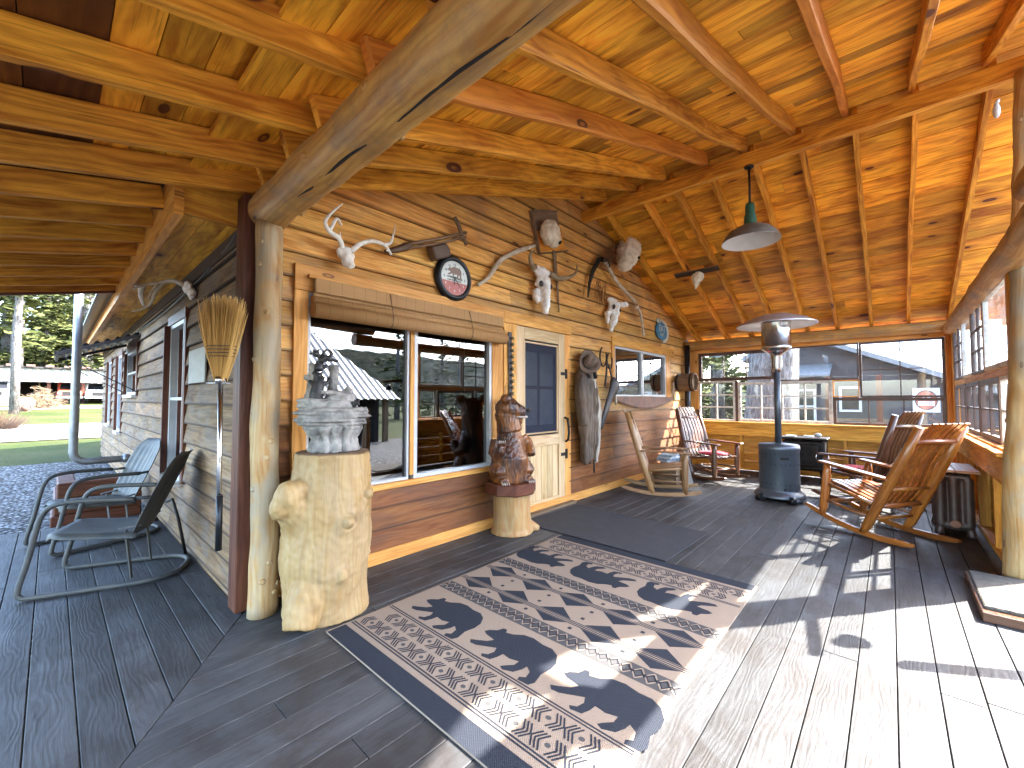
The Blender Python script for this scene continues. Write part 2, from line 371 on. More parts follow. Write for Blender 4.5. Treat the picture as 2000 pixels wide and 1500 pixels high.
M['bone']=plain('bone',(.86,.84,.79),.6,nz=.2,sc=20,bump=.3,bs=70,c2=(.66,.60,.50))
M['antler']=plain('antler',(.46,.36,.24),.5,nz=.3,sc=12,bump=.3,bs=50,c2=(.62,.56,.46))
M['horn']=plain('horn',(.30,.22,.12),.4,nz=.5,sc=10,c2=(.14,.10,.05))
M['nest']=plain('paper nest',(.80,.72,.55),.9,nz=.3,sc=14,bump=.8,bs=26,c2=(.55,.47,.34))
M['stone']=plain('grey carved stone',(.42,.39,.35),.8,nz=.3,sc=9,bump=.6,bs=40,c2=(.17,.16,.15))
M['cub']=plain('dark bronze bear',(.022,.02,.021),.55,nz=.3,bump=.4,bs=60)
M['leather']=plain('brown leather',(.13,.075,.045),.55,nz=.3,bump=.2)
M['leather_dk']=plain('dark leather',(.035,.025,.022),.55,nz=.3,bump=.2)
M['coat']=plain('oilskin coat',(.21,.125,.07),.7,nz=.35,sc=5,bump=.3,bs=25,c2=(.11,.07,.045))
M['hat']=plain('felt hat',(.19,.12,.075),.85,nz=.3,bump=.3)
M['heater']=plain('hammered heater metal',(.15,.17,.20),.38,.55,nz=.2,bump=.3,bs=120)
M['enamel']=plain('white enamel',(.75,.76,.76),.35,nz=.08)
M['shade']=plain('dusty grey enamel',(.16,.15,.13),.5,.3)
M['green']=plain('green enamel',(.03,.13,.09),.4)
M['chair']=plain('worn chair metal',(.19,.18,.155),.6,.2,nz=.4,c2=(.12,.13,.13),bump=.15)
M['red']=plain('red cushion',(.42,.03,.05),.9,bump=.4)
M['matdark']=plain('rubber mat',(.045,.045,.05),.9,bump=1.0,bs=160)
M['straw']=wood('broom straw',(.60,.38,.13),(.42,.23,.06),(.3,.15,.04),0,.7,.5)
M['radiator']=plain('cast iron radiator',(.07,.05,.045),.5,.5,bump=.3)
M['paper']=plain('paper sign',(.55,.54,.50),.7,nz=.15,sc=20)
M['gravel']=plain('gravel',(.20,.20,.20),.95,nz=.5,sc=60,bump=1,bs=70)
# ================= PORCH & HOUSE =================
zl=lambda x:2.62+.333*(x-.95)
zr=lambda x:3.85-.384*(x-4.85)
zs=lambda x:2.62+.22*(x-.95)
def slab(mb,o,u0,u1,z0,z1,t0,t1,ax='u',r=None,mi=0):
    if o=='F': return mb.box(u0,u1,3.05-t1,3.05-t0,z0,z1,0 if ax=='u' else 2,r,mi)
    if o=='L': return mb.box(.82-t1,.82-t0,u0,u1,z0,z1,1 if ax=='u' else 2,r,mi)
    if o=='E': return mb.box(8.62-t1,8.62-t0,u0,u1,z0,z1,1 if ax=='u' else 2,r,mi)
    if o=='S': return mb.box(u0,u1,-.70+t0,-.70+t1,z0,z1,0 if ax=='u' else 2,r,mi)
def window(par,o,u0,u1,z0,z1,fm,cols=1,rows=1,fw=.035,mw=.018,gm='glass',t=0,th=.035,name='window',label=None):
    mb=MB()
    slab(mb,o,u0,u1,z0,z0+fw,t,t+th); slab(mb,o,u0,u1,z1-fw,z1,t,t+th)
    slab(mb,o,u0,u0+fw,z0+fw,z1-fw,t,t+th,'z'); slab(mb,o,u1-fw,u1,z0+fw,z1-fw,t,t+th,'z')
    for i in range(1,cols):
        u=u0+fw+(u1-u0-2*fw)*i/cols; slab(mb,o,u-mw/2,u+mw/2,z0+fw,z1-fw,t+.006,t+th-.004,'z')
    for i in range(1,rows):
        z=z0+fw+(z1-z0-2*fw)*i/rows; slab(mb,o,u0+fw,u1-fw,z-mw/2,z+mw/2,t+.008,t+th-.006)
    f=mb.build(name,M[fm],par,bev=.002)
    if label: f['label']=label
    g=MB(); slab(g,o,u0+fw*.5,u1-fw*.5,z0+fw*.5,z1-fw*.5,t+.014,t+.018); g.build('pane',M[gm],f)
    return f
def siding(o,u0,u1,z0,z1,opens,roofs=(),exp=.172,zoff=0.0):
    mb=MB(); z=z0-((z0-zoff)%exp)
    while z<z1:
        zb=z; cuts=sorted({zb,zb+exp+.010}|{c for q in opens for c in q[2:] if zb<c<zb+exp+.01}|{c for c in (z0,z1) if zb<c<zb+exp+.01})
        js=[u0]; 
        while js[-1]<u1: js.append(js[-1]+R.uniform(2.2,4.6))
        js[-1]=u1
        for a,b in zip(js,js[1:]):
            rr=R.random()
            for c0,c1 in zip(cuts,cuts[1:]):
                if c1<=z0+1e-6 or c0>=z1-1e-6: continue
                iv=[(a,b)]
                for q in opens:
                    if q[2]<c1-1e-4 and q[3]>c0+1e-4:
                        nv=[]
                        for s0,s1 in iv:
                            if q[1]<=s0 or q[0]>=s1: nv.append((s0,s1)); continue
                            if q[0]>s0: nv.append((s0,q[0]))
                            if q[1]<s1: nv.append((q[1],s1))
                        iv=nv
                for s0,s1 in iv:
                    poly=[(s0+.001,c0),(s1-.001,c0),(s1-.001,c1),(s0+.001,c1)]
                    for (A,B,Cc) in roofs: 
                        poly=clip(poly,A,B,Cc)
                        if len(poly)<3: break
                    if len(poly)<3: continue
                    th=lambda zz:.032-.026*(zz-zb)/exp
                    P=(lambda u,zz,t:Vector((u,3.062-t,zz))) if o=='F' else (lambda u,zz,t:Vector((.832-t,u,zz)))
                    n=len(poly); vs=[P(u,zz,th(zz)) for u,zz in poly]+[P(u,zz,-.02) for u,zz in poly]
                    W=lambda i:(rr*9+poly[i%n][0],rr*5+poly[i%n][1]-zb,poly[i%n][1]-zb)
                    rv=(o=='L'); f0=list(range(n)); f0=f0[::-1] if rv else f0
                    fs=[f0]; wc=[[W(i) for i in f0]]
                    for i in range(n):
                        f=[i,n+i,n+(i+1)%n,(i+1)%n]; f=f[::-1] if rv else f
                        fs.append(f); wc.append([W(j) for j in f])
                    mb.add(vs,fs,wc,rr)
        z+=exp
    return mb
M['glass']=glass('clear pane',(.975,.985,.985),0.6,.006)
M['glass_dusty']=glass('dusty pane',(.97,.98,.98),.8,.10)
M['glass_house']=glass('house window pane',(.42,.44,.45),3.2,0)
# ---- deck ----
mb=MB(); mdir=(-.46,-.67); nx,ny=-mdir[1],mdir[0]   # miter line through (.80,2.93)
nl=math.hypot(nx,ny); nx/=nl; ny/=nl; mc=nx*.80+ny*2.93
y=-.70; k=0
while y<3.05:
    x=-4+R.uniform(-1,0)
    while x<8.6:
        L=R.uniform(2.4,4.9); p=[(max(x,-4)+.0015,y),(min(x+L,8.62)-.0015,y),(min(x+L,8.62)-.0015,y+.1375),(max(x,-4)+.0015,y+.1375)]
        if min(x+L,8.62)-max(x,-4)>.05:
            p=clip(p,-nx,-ny,-mc-.002)
            if len(p)>=3: 
                dz=R.uniform(-.0015,.001); mb.prism(p,-.035+dz,dz)
        x+=L
    y+=.1422
x=.812
while x>-2.4:
    w=.1375
    y=-3.0+R.uniform(-1,0)
    while y<6.32:
        L=R.uniform(2.4,4.9); a,b=max(y,-3)+.0015,min(y+L,6.32)-.0015
        if b-a>.05:
            p=[(x-w,a),(x,a),(x,b),(x-w,b)]; p=clip(p,nx,ny,mc-.002)
            if len(p)>=3: dz=R.uniform(-.0015,.001); mb.prism(p,-.035+dz,dz,ax=1)
        y+=L
    x-=.1422
deck=mb.build('porch_floor',M['deck'],None,bev=.002); deck['kind']='structure'
fr=MB(); fr.box(-4,8.6,-.74,-.705,-.24,-.012); fr.box(-2.5,.8,6.325,6.36,-.2,-.012); fr.box(-4,8.6,-.7,3.05,-.06,-.05)
o=fr.build('floor_joists',M['oldwood']); o['kind']='structure'
# ---- house ----
house=T('cabin','timber cabin with orange lapped cedar siding in front and grey weathered siding round the corner','house',(5,6,0))
RF=[(-.333,1,2.62-.333*.95+.15),(.384,1,3.85+.384*4.85+.15)]
opF=[(1.14,3.12,.60,2.16),(3.2,4.42,-.1,2.2),(5.57,7.6,1.34,2.16)]
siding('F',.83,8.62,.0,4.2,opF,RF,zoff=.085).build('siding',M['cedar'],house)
opL=[(4.80,5.50,.56,2.05),(7.95,9.15,1.37,2.05),(9.9,10.5,.74,2.1),(11.8,12.4,.8,2.1)]
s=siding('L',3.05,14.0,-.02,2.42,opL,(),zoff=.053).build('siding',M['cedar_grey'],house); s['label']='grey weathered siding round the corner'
mb=MB(); mb.box(.83,8.62,3.02,3.10,.0,.10); b=mb.build('base_board',M['trim'],house)
# room inside
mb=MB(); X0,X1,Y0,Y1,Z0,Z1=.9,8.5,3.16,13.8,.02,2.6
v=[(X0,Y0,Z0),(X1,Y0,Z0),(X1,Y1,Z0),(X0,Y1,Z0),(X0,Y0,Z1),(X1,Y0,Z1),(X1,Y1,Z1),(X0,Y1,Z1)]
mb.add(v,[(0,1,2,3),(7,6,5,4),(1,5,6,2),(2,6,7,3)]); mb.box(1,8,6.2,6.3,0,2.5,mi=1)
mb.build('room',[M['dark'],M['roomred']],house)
# window 1 (big)
w1=MB(); slab(w1,'F',1.10,1.195,.62,2.06,-.01,.035,'z'); slab(w1,'F',1.10,3.20,2.062,2.245,-.01,.040); slab(w1,'F',3.03,3.19,.45,2.06,-.01,.030,'z'); slab(w1,'F',1.10,3.03,.575,.622,-.01,.035)
slab(w1,'F',2.045,2.085,.66,2.06,-.01,.03,'z')
w1o=w1.build('window_trim',M['trim'],house,bev=.003)
window(w1o,'F',1.197,2.043,.625,2.06,'white',fw=.022,gm='glass_house',t=-.035,th=.05,name='window')
window(w1o,'F',2.088,3.028,.625,2.06,'white',fw=.035,gm='glass_house',t=-.035,th=.058,name='window')
# inside cord and a dim blind
mb=MB(); mb.tube([(2.75,3.13,2.0),(2.75,3.13,1.25)],.004,5); mb.build('blind_cord',M['white'],w1o)
# door
door=MB()
slab(door,'F',3.41,3.553,.03,2.118,-.02,.022,'z'); slab(door,'F',4.197,4.33,.03,2.118,-.02,.022,'z')
slab(door,'F',3.554,4.196,1.98,2.118,-.02,.0215); slab(door,'F',3.554,4.196,.75,.88,-.02,.0215); slab(door,'F',3.554,4.196,.03,.13,-.02,.0215)
for k in range(6): slab(door,'F',3.556+k*.1067,3.556+(k+1)*.1067-.004,.13,.75,-.015,.006,'z')
mb=MB()
slab(mb,'F',3.572,4.178,.90,.915,-.004,.012); slab(mb,'F',3.572,4.178,1.945,1.962,-.004,.012)
slab(mb,'F',3.556,3.573,.90,1.962,-.004,.012,'z'); slab(mb,'F',4.177,4.194,.90,1.962,-.004,.012,'z')
do=door.build('door',M['door'],house,bev=.003); mb.build('screen_bead',M['door'],do)
sm=N('fly screen'); o_=sm.obj(); tr=sm.n('BsdfTransparent'); df=sm.n('BsdfDiffuse'); df.inputs[0].default_value=(.05,.055,.075,1)
px_=sm.ma('FRACT',sm.ma('MULTIPLY',sm.sep(o_)[0],90)); pz_=sm.ma('FRACT',sm.ma('MULTIPLY',sm.sep(o_)[2],90))
g_=sm.ma('MULTIPLY',sm.ma('GREATER_THAN',px_,.22),sm.ma('GREATER_THAN',pz_,.22)); mx=sm.n('MixShader'); sm.l(sm.ma('MULTIPLY',g_,.72),mx.inputs[0]); sm.l(df.outputs[0],mx.inputs[1]); sm.l(tr.outputs[0],mx.inputs[2]); sm.l(mx.outputs[0],sm.o.inputs[0])
M['fly']=sm.m
mb=MB(); slab(mb,'F',3.555,4.195,.89,1.97,-.002,.001); mb.build('screen',M['fly'],do)
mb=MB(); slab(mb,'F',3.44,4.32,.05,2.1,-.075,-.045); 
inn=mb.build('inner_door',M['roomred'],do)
mb=MB()
for u in (3.72,4.03): slab(mb,'F',u-.13,u+.13,1.0,1.42,-.044,-.038); slab(mb,'F',u-.13,u+.13,1.46,1.85,-.044,-.038)
mb.build('inner_pane',M['galv'],do)
mb=MB(); mb.tube([(4.31,3.02,1.075),(4.312,2.975,1.06),(4.315,2.965,.98),(4.325,2.965,.88),(4.33,2.98,.80),(4.335,3.02,.775)],[.014,.018,.016,.017,.018,.014],8,.15); mb.build('handle',M['iron'],do)
for z in (1.62,.62):
    mb=MB(); slab(mb,'F',4.332,4.375,z-.06,z+.06,.022,.03); slab(mb,'F',4.24,4.33,z-.02,z+.02,.0225,.027); mb.build('hinge',M['iron'],do)
dt=MB(); slab(dt,'F',3.20,3.405,.0,2.12,-.01,.035,'z'); slab(dt,'F',3.20,4.46,2.122,2.25,-.01,.040); slab(dt,'F',4.335,4.46,.0,2.12,-.01,.018,'z')
dt.build('door_trim',M['trim'],house,bev=.003)
mb=MB(); slab(mb,'F',3.30,4.46,-.002,.03,0,.10); mb.build('threshold',M['oldwood'],house)
# window 2
w2=MB(); slab(w2,'F',5.53,5.615,1.34,2.10,-.01,.032,'z'); slab(w2,'F',5.53,7.9,2.102,2.235,-.01,.038); slab(w2,'F',7.52,7.72,1.34,2.10,-.01,.032,'z'); slab(w2,'F',5.53,7.72,1.30,1.338,-.01,.036)
w2o=w2.build('window_trim',M['trim'],house,bev=.003)
window(w2o,'F',5.617,6.55,1.342,2.10,'white',fw=.03,gm='glass_house',t=-.035,th=.055)
window(w2o,'F',6.553,7.518,1.342,2.10,'white',fw=.04,gm='glass_house',t=-.035,th=.06)
mb=MB()
for k in range(16): mb.beam((5.66,3.125,2.06-k*.022),(7.48,3.125,2.06-k*.022),.022,.002,(0,.5,.85))
mb.build('blind',M['white'],w2o)
# left wall windows
for (u0,u1,z0,z1,pr) in [(4.80,5.46,.56,2.05,.07),(8.0,9.1,1.37,2.03,.06),(9.9,10.45,.74,2.08,.06),(11.8,12.35,.8,2.08,.06)]:
    w=MB(); slab(w,'L',u0-.09,u0,z0-.02,z1,-.01,.025,'z'); slab(w,'L',u1,u1+.035,z0,z1,-.01,pr,'z'); slab(w,'L',u0-.09,u1+.1,z1,z1+.09,-.01,.03)
    wo_=w.build('window_trim',M['trim_dark'],house,bev=.003)
    s_=MB(); slab(s_,'L',u0-.03,u1+.03,z0-.045,z0,-.01,.07); s_.build('sill',M['white_old'],wo_)
    window(wo_,'L',u0,u1,z0,z1,'white',rows=2,fw=.04,mw=.03,gm='glass_house',t=-.03,th=.05)
# corner boards
mb=MB(); mb.box(.765,.905,2.93,3.075,.015,2.58,2); c=mb.build('corner_post',M['trim_dark'],house,bev=.006)
# gable of the house: eave soffit, ledger, roof
mb=MB(); x=.5
for k in range(3): mb.box(.50+k*.117,.50+(k+1)*.117-.003,3.09,14.6,2.425,2.44,1)
mb.build('soffit',M['roof'],house)
mb=MB(); mb.box(.49,.86,3.062,3.088,2.40,2.80); mb.build('rake_board',M['roof'],house)
mb=MB(); mb.box(.44,.485,3.02,14.7,2.37,2.655,1); mb.build('fascia',M['pine'],house)
mb=MB(); mb.box(.79,.83,3.09,14.0,2.32,2.424,1); mb.build('frieze_board',M['cedar_grey'],house)
mb=MB(); n=40
prof=[(.36,2.60),(.36,2.57),(9.2,5.6),(9.2,5.63)]
mb.prism([(.30,2.50),(4.8,4.15),(9.4,2.50),(9.4,2.47),(4.8,4.11),(.30,2.47)],6.4,14.9,frame=((0,0,0),(1,0,0),(0,0,1),(0,1,0)))
mb.prism([(.40,2.722),(4.8,4.15),(4.8,4.19),(.40,2.762)],3.12,6.39,frame=((0,0,0),(1,0,0),(0,0,1),(0,1,0)))
mb.prism([(4.8,4.15),(9.4,2.5),(9.4,2.54),(4.8,4.19)],3.12,6.39,frame=((0,0,0),(1,0,0),(0,0,1),(0,1,0)))
M['bluemetal']=plain('blue grey metal roof',(.12,.15,.20),.4,.5,nz=.2)
mb.build('roof',M['bluemetal'],house)
mb=MB(); mb.box(8.55,8.62,3.07,14,0,2.6); mb.box(.85,8.6,13.9,14.0,0,2.6); mb.build('rear_wall',M['cedar_grey'],house)
# ---- porch roof ----
porch=T('porch','open log porch under a knotty board roof with a wall of salvaged window sashes','porch',(4.6,.5,0))
# rafters right slope
for y in (2.80,2.25,1.855,1.45,1.015,.60,.18,-.225,-.66,-1.18):
    MB().beam((4.86,y,zr(4.86)+.07),(8.86,y+R.uniform(-.01,.01),zr(8.86)+.07),.042,.14,seg=5,wob=.006).build('rafter',M['rafter'],porch,bev=.003)
for i,y in enumerate((2.72,2.32,1.94,1.47,1.08,.655,.235,-.2,-.62,-1.16)):
    m_=M['rafter_red'] if i in (3,5,6) else M['rafter']
    MB().beam((.78,y,zl(.78)+.07),(4.84,y+R.uniform(-.01,.01),zl(4.84)+.07),.055 if i in (3,4,5) else .046,.14,seg=14,wob=.016 if i in (3,4,5) else .009).build('rafter',m_,porch,bev=.012 if i in (3,4,5) else .004)
ys=[-1.15,-.7,-.25,.2,.62,1.05,1.55,2.05,2.52,2.93]
for y in ys: MB().beam((-1.9,y,zs(-1.9)+.07),(1.06,y,zs(1.06)+.07),.044,.14,seg=4,wob=.006).build('rafter',M['rafter'],porch,bev=.003)
for i,y in enumerate((3.38,3.80,4.22,4.66,5.10,5.55,5.98,6.33)):
    MB().beam((-1.9,y,zs(-1.9)+.07),(.438,y,zs(.438)+.07),.042,.14,seg=3,wob=.004).build('rafter',M['rafter'],porch,bev=.003)
# roof boards
def roofboards(xa,xb,zf,y0,y1,w,mat,jit=.4,th=.018,name='roof_boards'):
    mb=MB(); x=xa
    while x<xb:
        ww=min(w*R.uniform(.8,1.15),xb-x); y=y0
        while y<y1:
            L=min(R.uniform(1.6,3.6),y1-y); jz=R.uniform(0,.006); z0=zf(x+.002)+.147+jz;z1=zf(x+ww-.002)+.147+jz
            dirn=Vector((ww,0,z1-z0)).normalized()
            mb.beam(Vector((x+ww/2,y+.001,(z0+z1)/2+th/2)),Vector((x+ww/2,y+L-.001,(z0+z1)/2+th/2)),ww/abs(dirn.x)-.004,th,Vector((-dirn.z,0,dirn.x)))
            y+=L
        x+=ww
    return mb.build(name,mat,porch)
roofboards(.49,4.80,zl,-1.32,3.05,.155,M['roof'])
roofboards(4.72,8.95,zr,-1.32,3.05,.185,M['roof'])
# shed roof: pale strip beside the log then wide dark sheets
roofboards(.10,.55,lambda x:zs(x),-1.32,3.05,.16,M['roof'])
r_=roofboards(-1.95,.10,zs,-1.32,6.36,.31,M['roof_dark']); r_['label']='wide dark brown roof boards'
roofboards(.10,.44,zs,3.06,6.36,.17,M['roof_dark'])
mb=MB(); V=lambda x,z:(x,z)
up=[(-1.98,zs(-1.98)+.2),(.5,zs(.5)+.2),(4.82,zl(4.82)+.2),(9.0,zr(9.0)+.2)]
poly=up+[(a,b+.02) for a,b in up[::-1]]
mb.prism([up[0],up[1],(up[1][0],up[1][1]+.02),(up[0][0],up[0][1]+.02)],-1.36,6.4,frame=((0,0,0),(1,0,0),(0,0,1),(0,1,0)))
mb.prism([up[1],up[2],(up[2][0],up[2][1]+.02),(up[1][0],up[1][1]+.02)],-1.36,3.2,frame=((0,0,0),(1,0,0),(0,0,1),(0,1,0)))
mb.prism([up[2],up[3],(up[3][0],up[3][1]+.02),(up[2][0],up[2][1]+.02)],-1.36,3.2,frame=((0,0,0),(1,0,0),(0,0,1),(0,1,0)))
mb.build('roofing',M['bluemetal'],porch)
# ridge beam
MB().beam((4.79,3.055,3.775),(4.79,-1.35,3.775),.075,.15,seg=8,wob=.004).build('ridge_beam',M['rafter'],porch,bev=.004)
mb=MB(); mb.beam((-1.9,6.355,zs(-1.9)+.06),(.44,6.355,zs(.44)+.06),.03,.17); mb.beam((-1.93,-1.3,zs(-1.93)+.05),(-1.93,6.36,zs(-1.93)+.05),.03,.17)
mb.build('eave_board',M['trim_dark'],porch)
def log(p0,p1,r0,r1,mat,name='log_beam',n=22,seg=40,wob=.09,par=None,bend=.01,knots=6):
    p0=Vector(p0);p1=Vector(p1);pts=[];rs=[];sd=R.random()*50
    for k in range(seg+1):
        t=k/seg; pts.append(p0.lerp(p1,t)+Vector((nz((sd,t*3,0)),nz((sd,t*3,5)),nz((sd,t*3,9))*.5))*bend); rs.append((r0+(r1-r0)*t)*(1+.02*nz((sd,t*9,3))))
    mb=MB(); mb.tube(pts,rs,n,wob,5); d=(p1-p0).normalized()
    u=d.orthogonal().normalized(); w=d.cross(u)
    for k in range(knots):
        t=R.uniform(.04,.96);a=R.uniform(0,6.28);c=p0.lerp(p1,t);q=(u*math.cos(a)+w*math.sin(a)); rr=r0+(r1-r0)*t
        mb.tube([c+q*rr*.85,c+q*(rr*1.03),c+q*(rr*1.07)],[rr*.26,rr*.2,rr*.12],8,.1,9)
    return mb.build(name,mat,par or porch)
log((.90,3.02,2.495),(.885,-1.4,2.515),.116,.120,M['log'],knots=16)
mb=MB(); cp=[]
for k in range(13):
    y=2.35-1.75*k/12; a_=-.30+.05*math.sin(k*1.3)+.02*k; cp.append((.895+.117*math.sin(a_),y,2.505-.117*math.cos(a_)))
mb.tube(cp,[.001]+[.0065+.002*math.sin(k) for k in range(11)]+[.001],5); mb.build('crack',M['dark'],porch)
log((.895,2.86,0),(.888,2.86,2.40),.082,.072,M['post'],'post',knots=18,bend=.008,wob=.13)
log((4.60,-.665,0),(4.73,-.815,3.70),.105,.072,M['post'],'post',knots=22,bend=.018,wob=.13)
log((8.52,3.04,2.36),(8.52,-.9,2.345),.092,.085,M['log'],knots=10)
log((8.75,-.66,2.30),(3.45,-.66,2.33),.085,.10,M['log'],knots=10)
log((3.80,-.66,2.535),(.75,-.66,2.58),.10,.10,M['log'],knots=4)
log((.9,-.66,-.2),(.9,-.66,2.37),.1,.085,M['post'],'post',knots=4)
log((-1.7,6.2,-.2),(-1.7,6.2,1.93),.08,.07,M['post'],'post',knots=4)
# electric wire along the eave
# ---- far wall (E) ----
mb=MB(); 
for k in range(4): slab(mb,'E',-.70,3.05,.02+k*.158,.02+(k+1)*.158-.003,.0,.012)
mb.build('wall_boards',M['pine'],porch)
for u in (2.95,2.05,1.35,.55,-.25,-.62): mb=MB(); slab(mb,'E',u-.02,u+.02,0.02,.63,.013,.10,'z'); mb.build('stud',M['pine'],porch)
mb=MB(); slab(mb,'E',-.68,3.05,.635,.845,.013,.12); slab(mb,'E',-.66,3.04,.847,.885,-.03,.135); slab(mb,'E',-.66,3.04,.02,.06,.013,.11); mb.build('sill_board',M['pine'],porch,bev=.003)
mb=MB(); slab(mb,'E',2.80,2.95,.89,2.28,-.02,.05,'z'); slab(mb,'E',-.60,2.80,2.205,2.285,-.02,.05); slab(mb,'E',-.72,-.60,.89,2.285,-.02,.06,'z'); slab(mb,'E',2.955,3.05,.89,2.36,-.02,.02,'z'); slab(mb,'E',-.7,2.95,2.288,2.42,-.03,.0)
mb.build('window_trim',M['trim'],porch,bev=.003)
WN=lambda *a,**k: window(porch,*a,**k)
WN('E',1.50,2.797,1.655,2.20,'brown',3,1,fw=.06,gm='glass',label='brown sash of three panes, top left of the far wall')
WN('E',.355,1.495,1.62,2.20,'brown',1,1,fw=.022,gm='glass',label='large single pane sash, top middle of the far wall')
WN('E',-.598,.35,1.33,2.20,'brown',2,2,fw=.03,mw=.014,gm='glass',label='sash of four panes, top right of the far wall')
WN('E',2.15,2.797,.888,1.65,'white_old',2,3,fw=.035,mw=.024,gm='glass',label='small white sash of six panes')
WN('E',.70,2.10,.888,1.615,'white_old',4,3,fw=.05,mw=.024,gm='glass',label='wide white sash of twelve panes')
WN('E',.355,.695,1.335,1.615,'trim',1,1,fw=.018,gm='glass',label='tiny tan sash of one pane')
WN('E',-.598,.695,.888,1.325,'brown',3,1,fw=.045,mw=.016,gm='glass',label='low brown sash of three panes')
mb=MB(); slab(mb,'E',2.102,2.148,.888,1.65,-.01,.03,'z'); mb.build('mullion',M['brown'],porch)
# ---- right wall (S) ----
mb=MB()
for k in range(4): slab(mb,'S',4.66,8.6,.02+k*.17,.02+(k+1)*.17-.003,-.02,-.005)
mb.build('wall_boards',M['pine'],porch)
for u in (4.74,5.35,6.2,7.1,8.0): mb=MB(); slab(mb,'S',u-.02,u+.02,.02,.64,-.003,.075,'z'); mb.build('stud',M['pine'],porch)
mb=MB(); slab(mb,'S',4.64,8.5,.66,.875,-.003,.095); slab(mb,'S',4.66,8.5,.877,.905,-.05,.135); slab(mb,'S',4.66,8.5,.907,.925,-.04,.075); slab(mb,'S',4.64,8.6,.02,.06,-.003,.08); mb.build('sill_board',M['pine'],porch,bev=.003)
mb=MB(); slab(mb,'S',4.7,8.6,2.27,2.36,-.02,.04); slab(mb,'S',8.42,8.58,.93,2.27,-.02,.04,'z'); slab(mb,'S',4.70,4.78,.93,2.27,-.02,.04,'z'); slab(mb,'S',4.78,8.42,1.49,1.555,-.01,.03); mb.build('window_trim',M['pine'],porch,bev=.003)
WN('S',7.50,8.40,1.56,2.26,'brown',2,3,fw=.03,gm='glass_dusty',label='sash of six panes beside the far corner')
WN('S',6.72,7.49,1.56,2.26,'white_old',1,1,fw=.03,gm='glass_dusty')
WN('S',5.93,6.70,1.56,2.26,'brown',2,3,fw=.03,gm='glass_dusty')
WN('S',4.80,5.90,1.56,2.26,'white_old',1,1,fw=.04,gm='glass_dusty',label='large dusty pane beside the log post')
WN('S',7.32,8.40,.93,1.485,'brown',2,2,fw=.04,gm='glass')
WN('S',6.30,7.22,.93,1.485,'brown',2,2,fw=.04,gm='glass')
WN('S',5.25,6.25,.93,1.485,'brown',2,2,fw=.05,gm='glass')
WN('S',4.80,5.20,.93,1.485,'white_old',1,2,fw=.03,gm='glass')
# ================= THINGS ON THE WALLS =================
WF=((0,0,0),(1,0,0),(0,0,1),(0,-1,0))
def wallframe(x,y,z,rot=0):
    c,s=math.cos(rot),math.sin(rot); return ((x,y,z),(c,0,s),(-s,0,c),(0,-1,0))
def smooth_pts(P,n=4):
    P=[Vector(p) for p in P];out=[]
    for i in range(len(P)-1):
        a=P[max(i-1,0)];b=P[i];c=P[i+1];d=P[min(i+2,len(P)-1)]
        for k in range(n):
            t=k/n; out.append(.5*((2*b)+(c-a)*t+(2*a-5*b+4*c-d)*t*t+(3*b-a-3*c+d)*t**3))
    out.append(P[-1]); return out
def horn(mb,P,r0,r1,n=8,k=5,mi=0,p=1.0,wob=.06):
    Q=smooth_pts(P,k); m=len(Q); mb.tube(Q,[r0+(r1-r0)*(i/(m-1))**p for i in range(m)],n,wob,9,mi=mi); return mb
# deer skull on the front wall
t=T('deer_skull','bleached deer skull with two antlers high on the cabin wall beside the log beam','skull',(1.43,3.03,2.36))
mb=MB(); mb.sphere((1.43,2.97,2.38),(.06,.06,.055)); mb.sphere((1.435,2.94,2.33),(.045,.045,.06)); mb.tube([(1.435,2.95,2.36),(1.45,2.90,2.27)],[.042,.026],8); mb.sphere((1.385,2.955,2.375),(.025,.025,.03)); mb.sphere((1.478,2.955,2.365),(.025,.025,.03))
put(fuse(mb,.007,2,.008,25),'skull',M['bone'],t)
mb=MB(); horn(mb,[(1.40,2.95,2.41),(1.35,2.90,2.455),(1.27,2.87,2.47),(1.235,2.86,2.53),(1.29,2.86,2.62),(1.36,2.87,2.70)],.021,.004,p=1.3); horn(mb,[(1.27,2.87,2.475),(1.30,2.83,2.56),(1.33,2.82,2.52)],.014,.006); horn(mb,[(1.37,2.93,2.43),(1.36,2.9,2.50)],.012,.003); mb.build('antler',M['bone'],t)
mb=MB(); horn(mb,[(1.465,2.94,2.40),(1.51,2.90,2.455),(1.60,2.88,2.50),(1.69,2.87,2.495),(1.735,2.87,2.46),(1.75,2.86,2.43)],.021,.008); horn(mb,[(1.69,2.87,2.495),(1.74,2.86,2.52),(1.765,2.86,2.59),(1.785,2.86,2.675)],.016,.003); horn(mb,[(1.72,2.87,2.47),(1.70,2.84,2.44)],.012,.004); mb.build('antler',M['bone'],t)
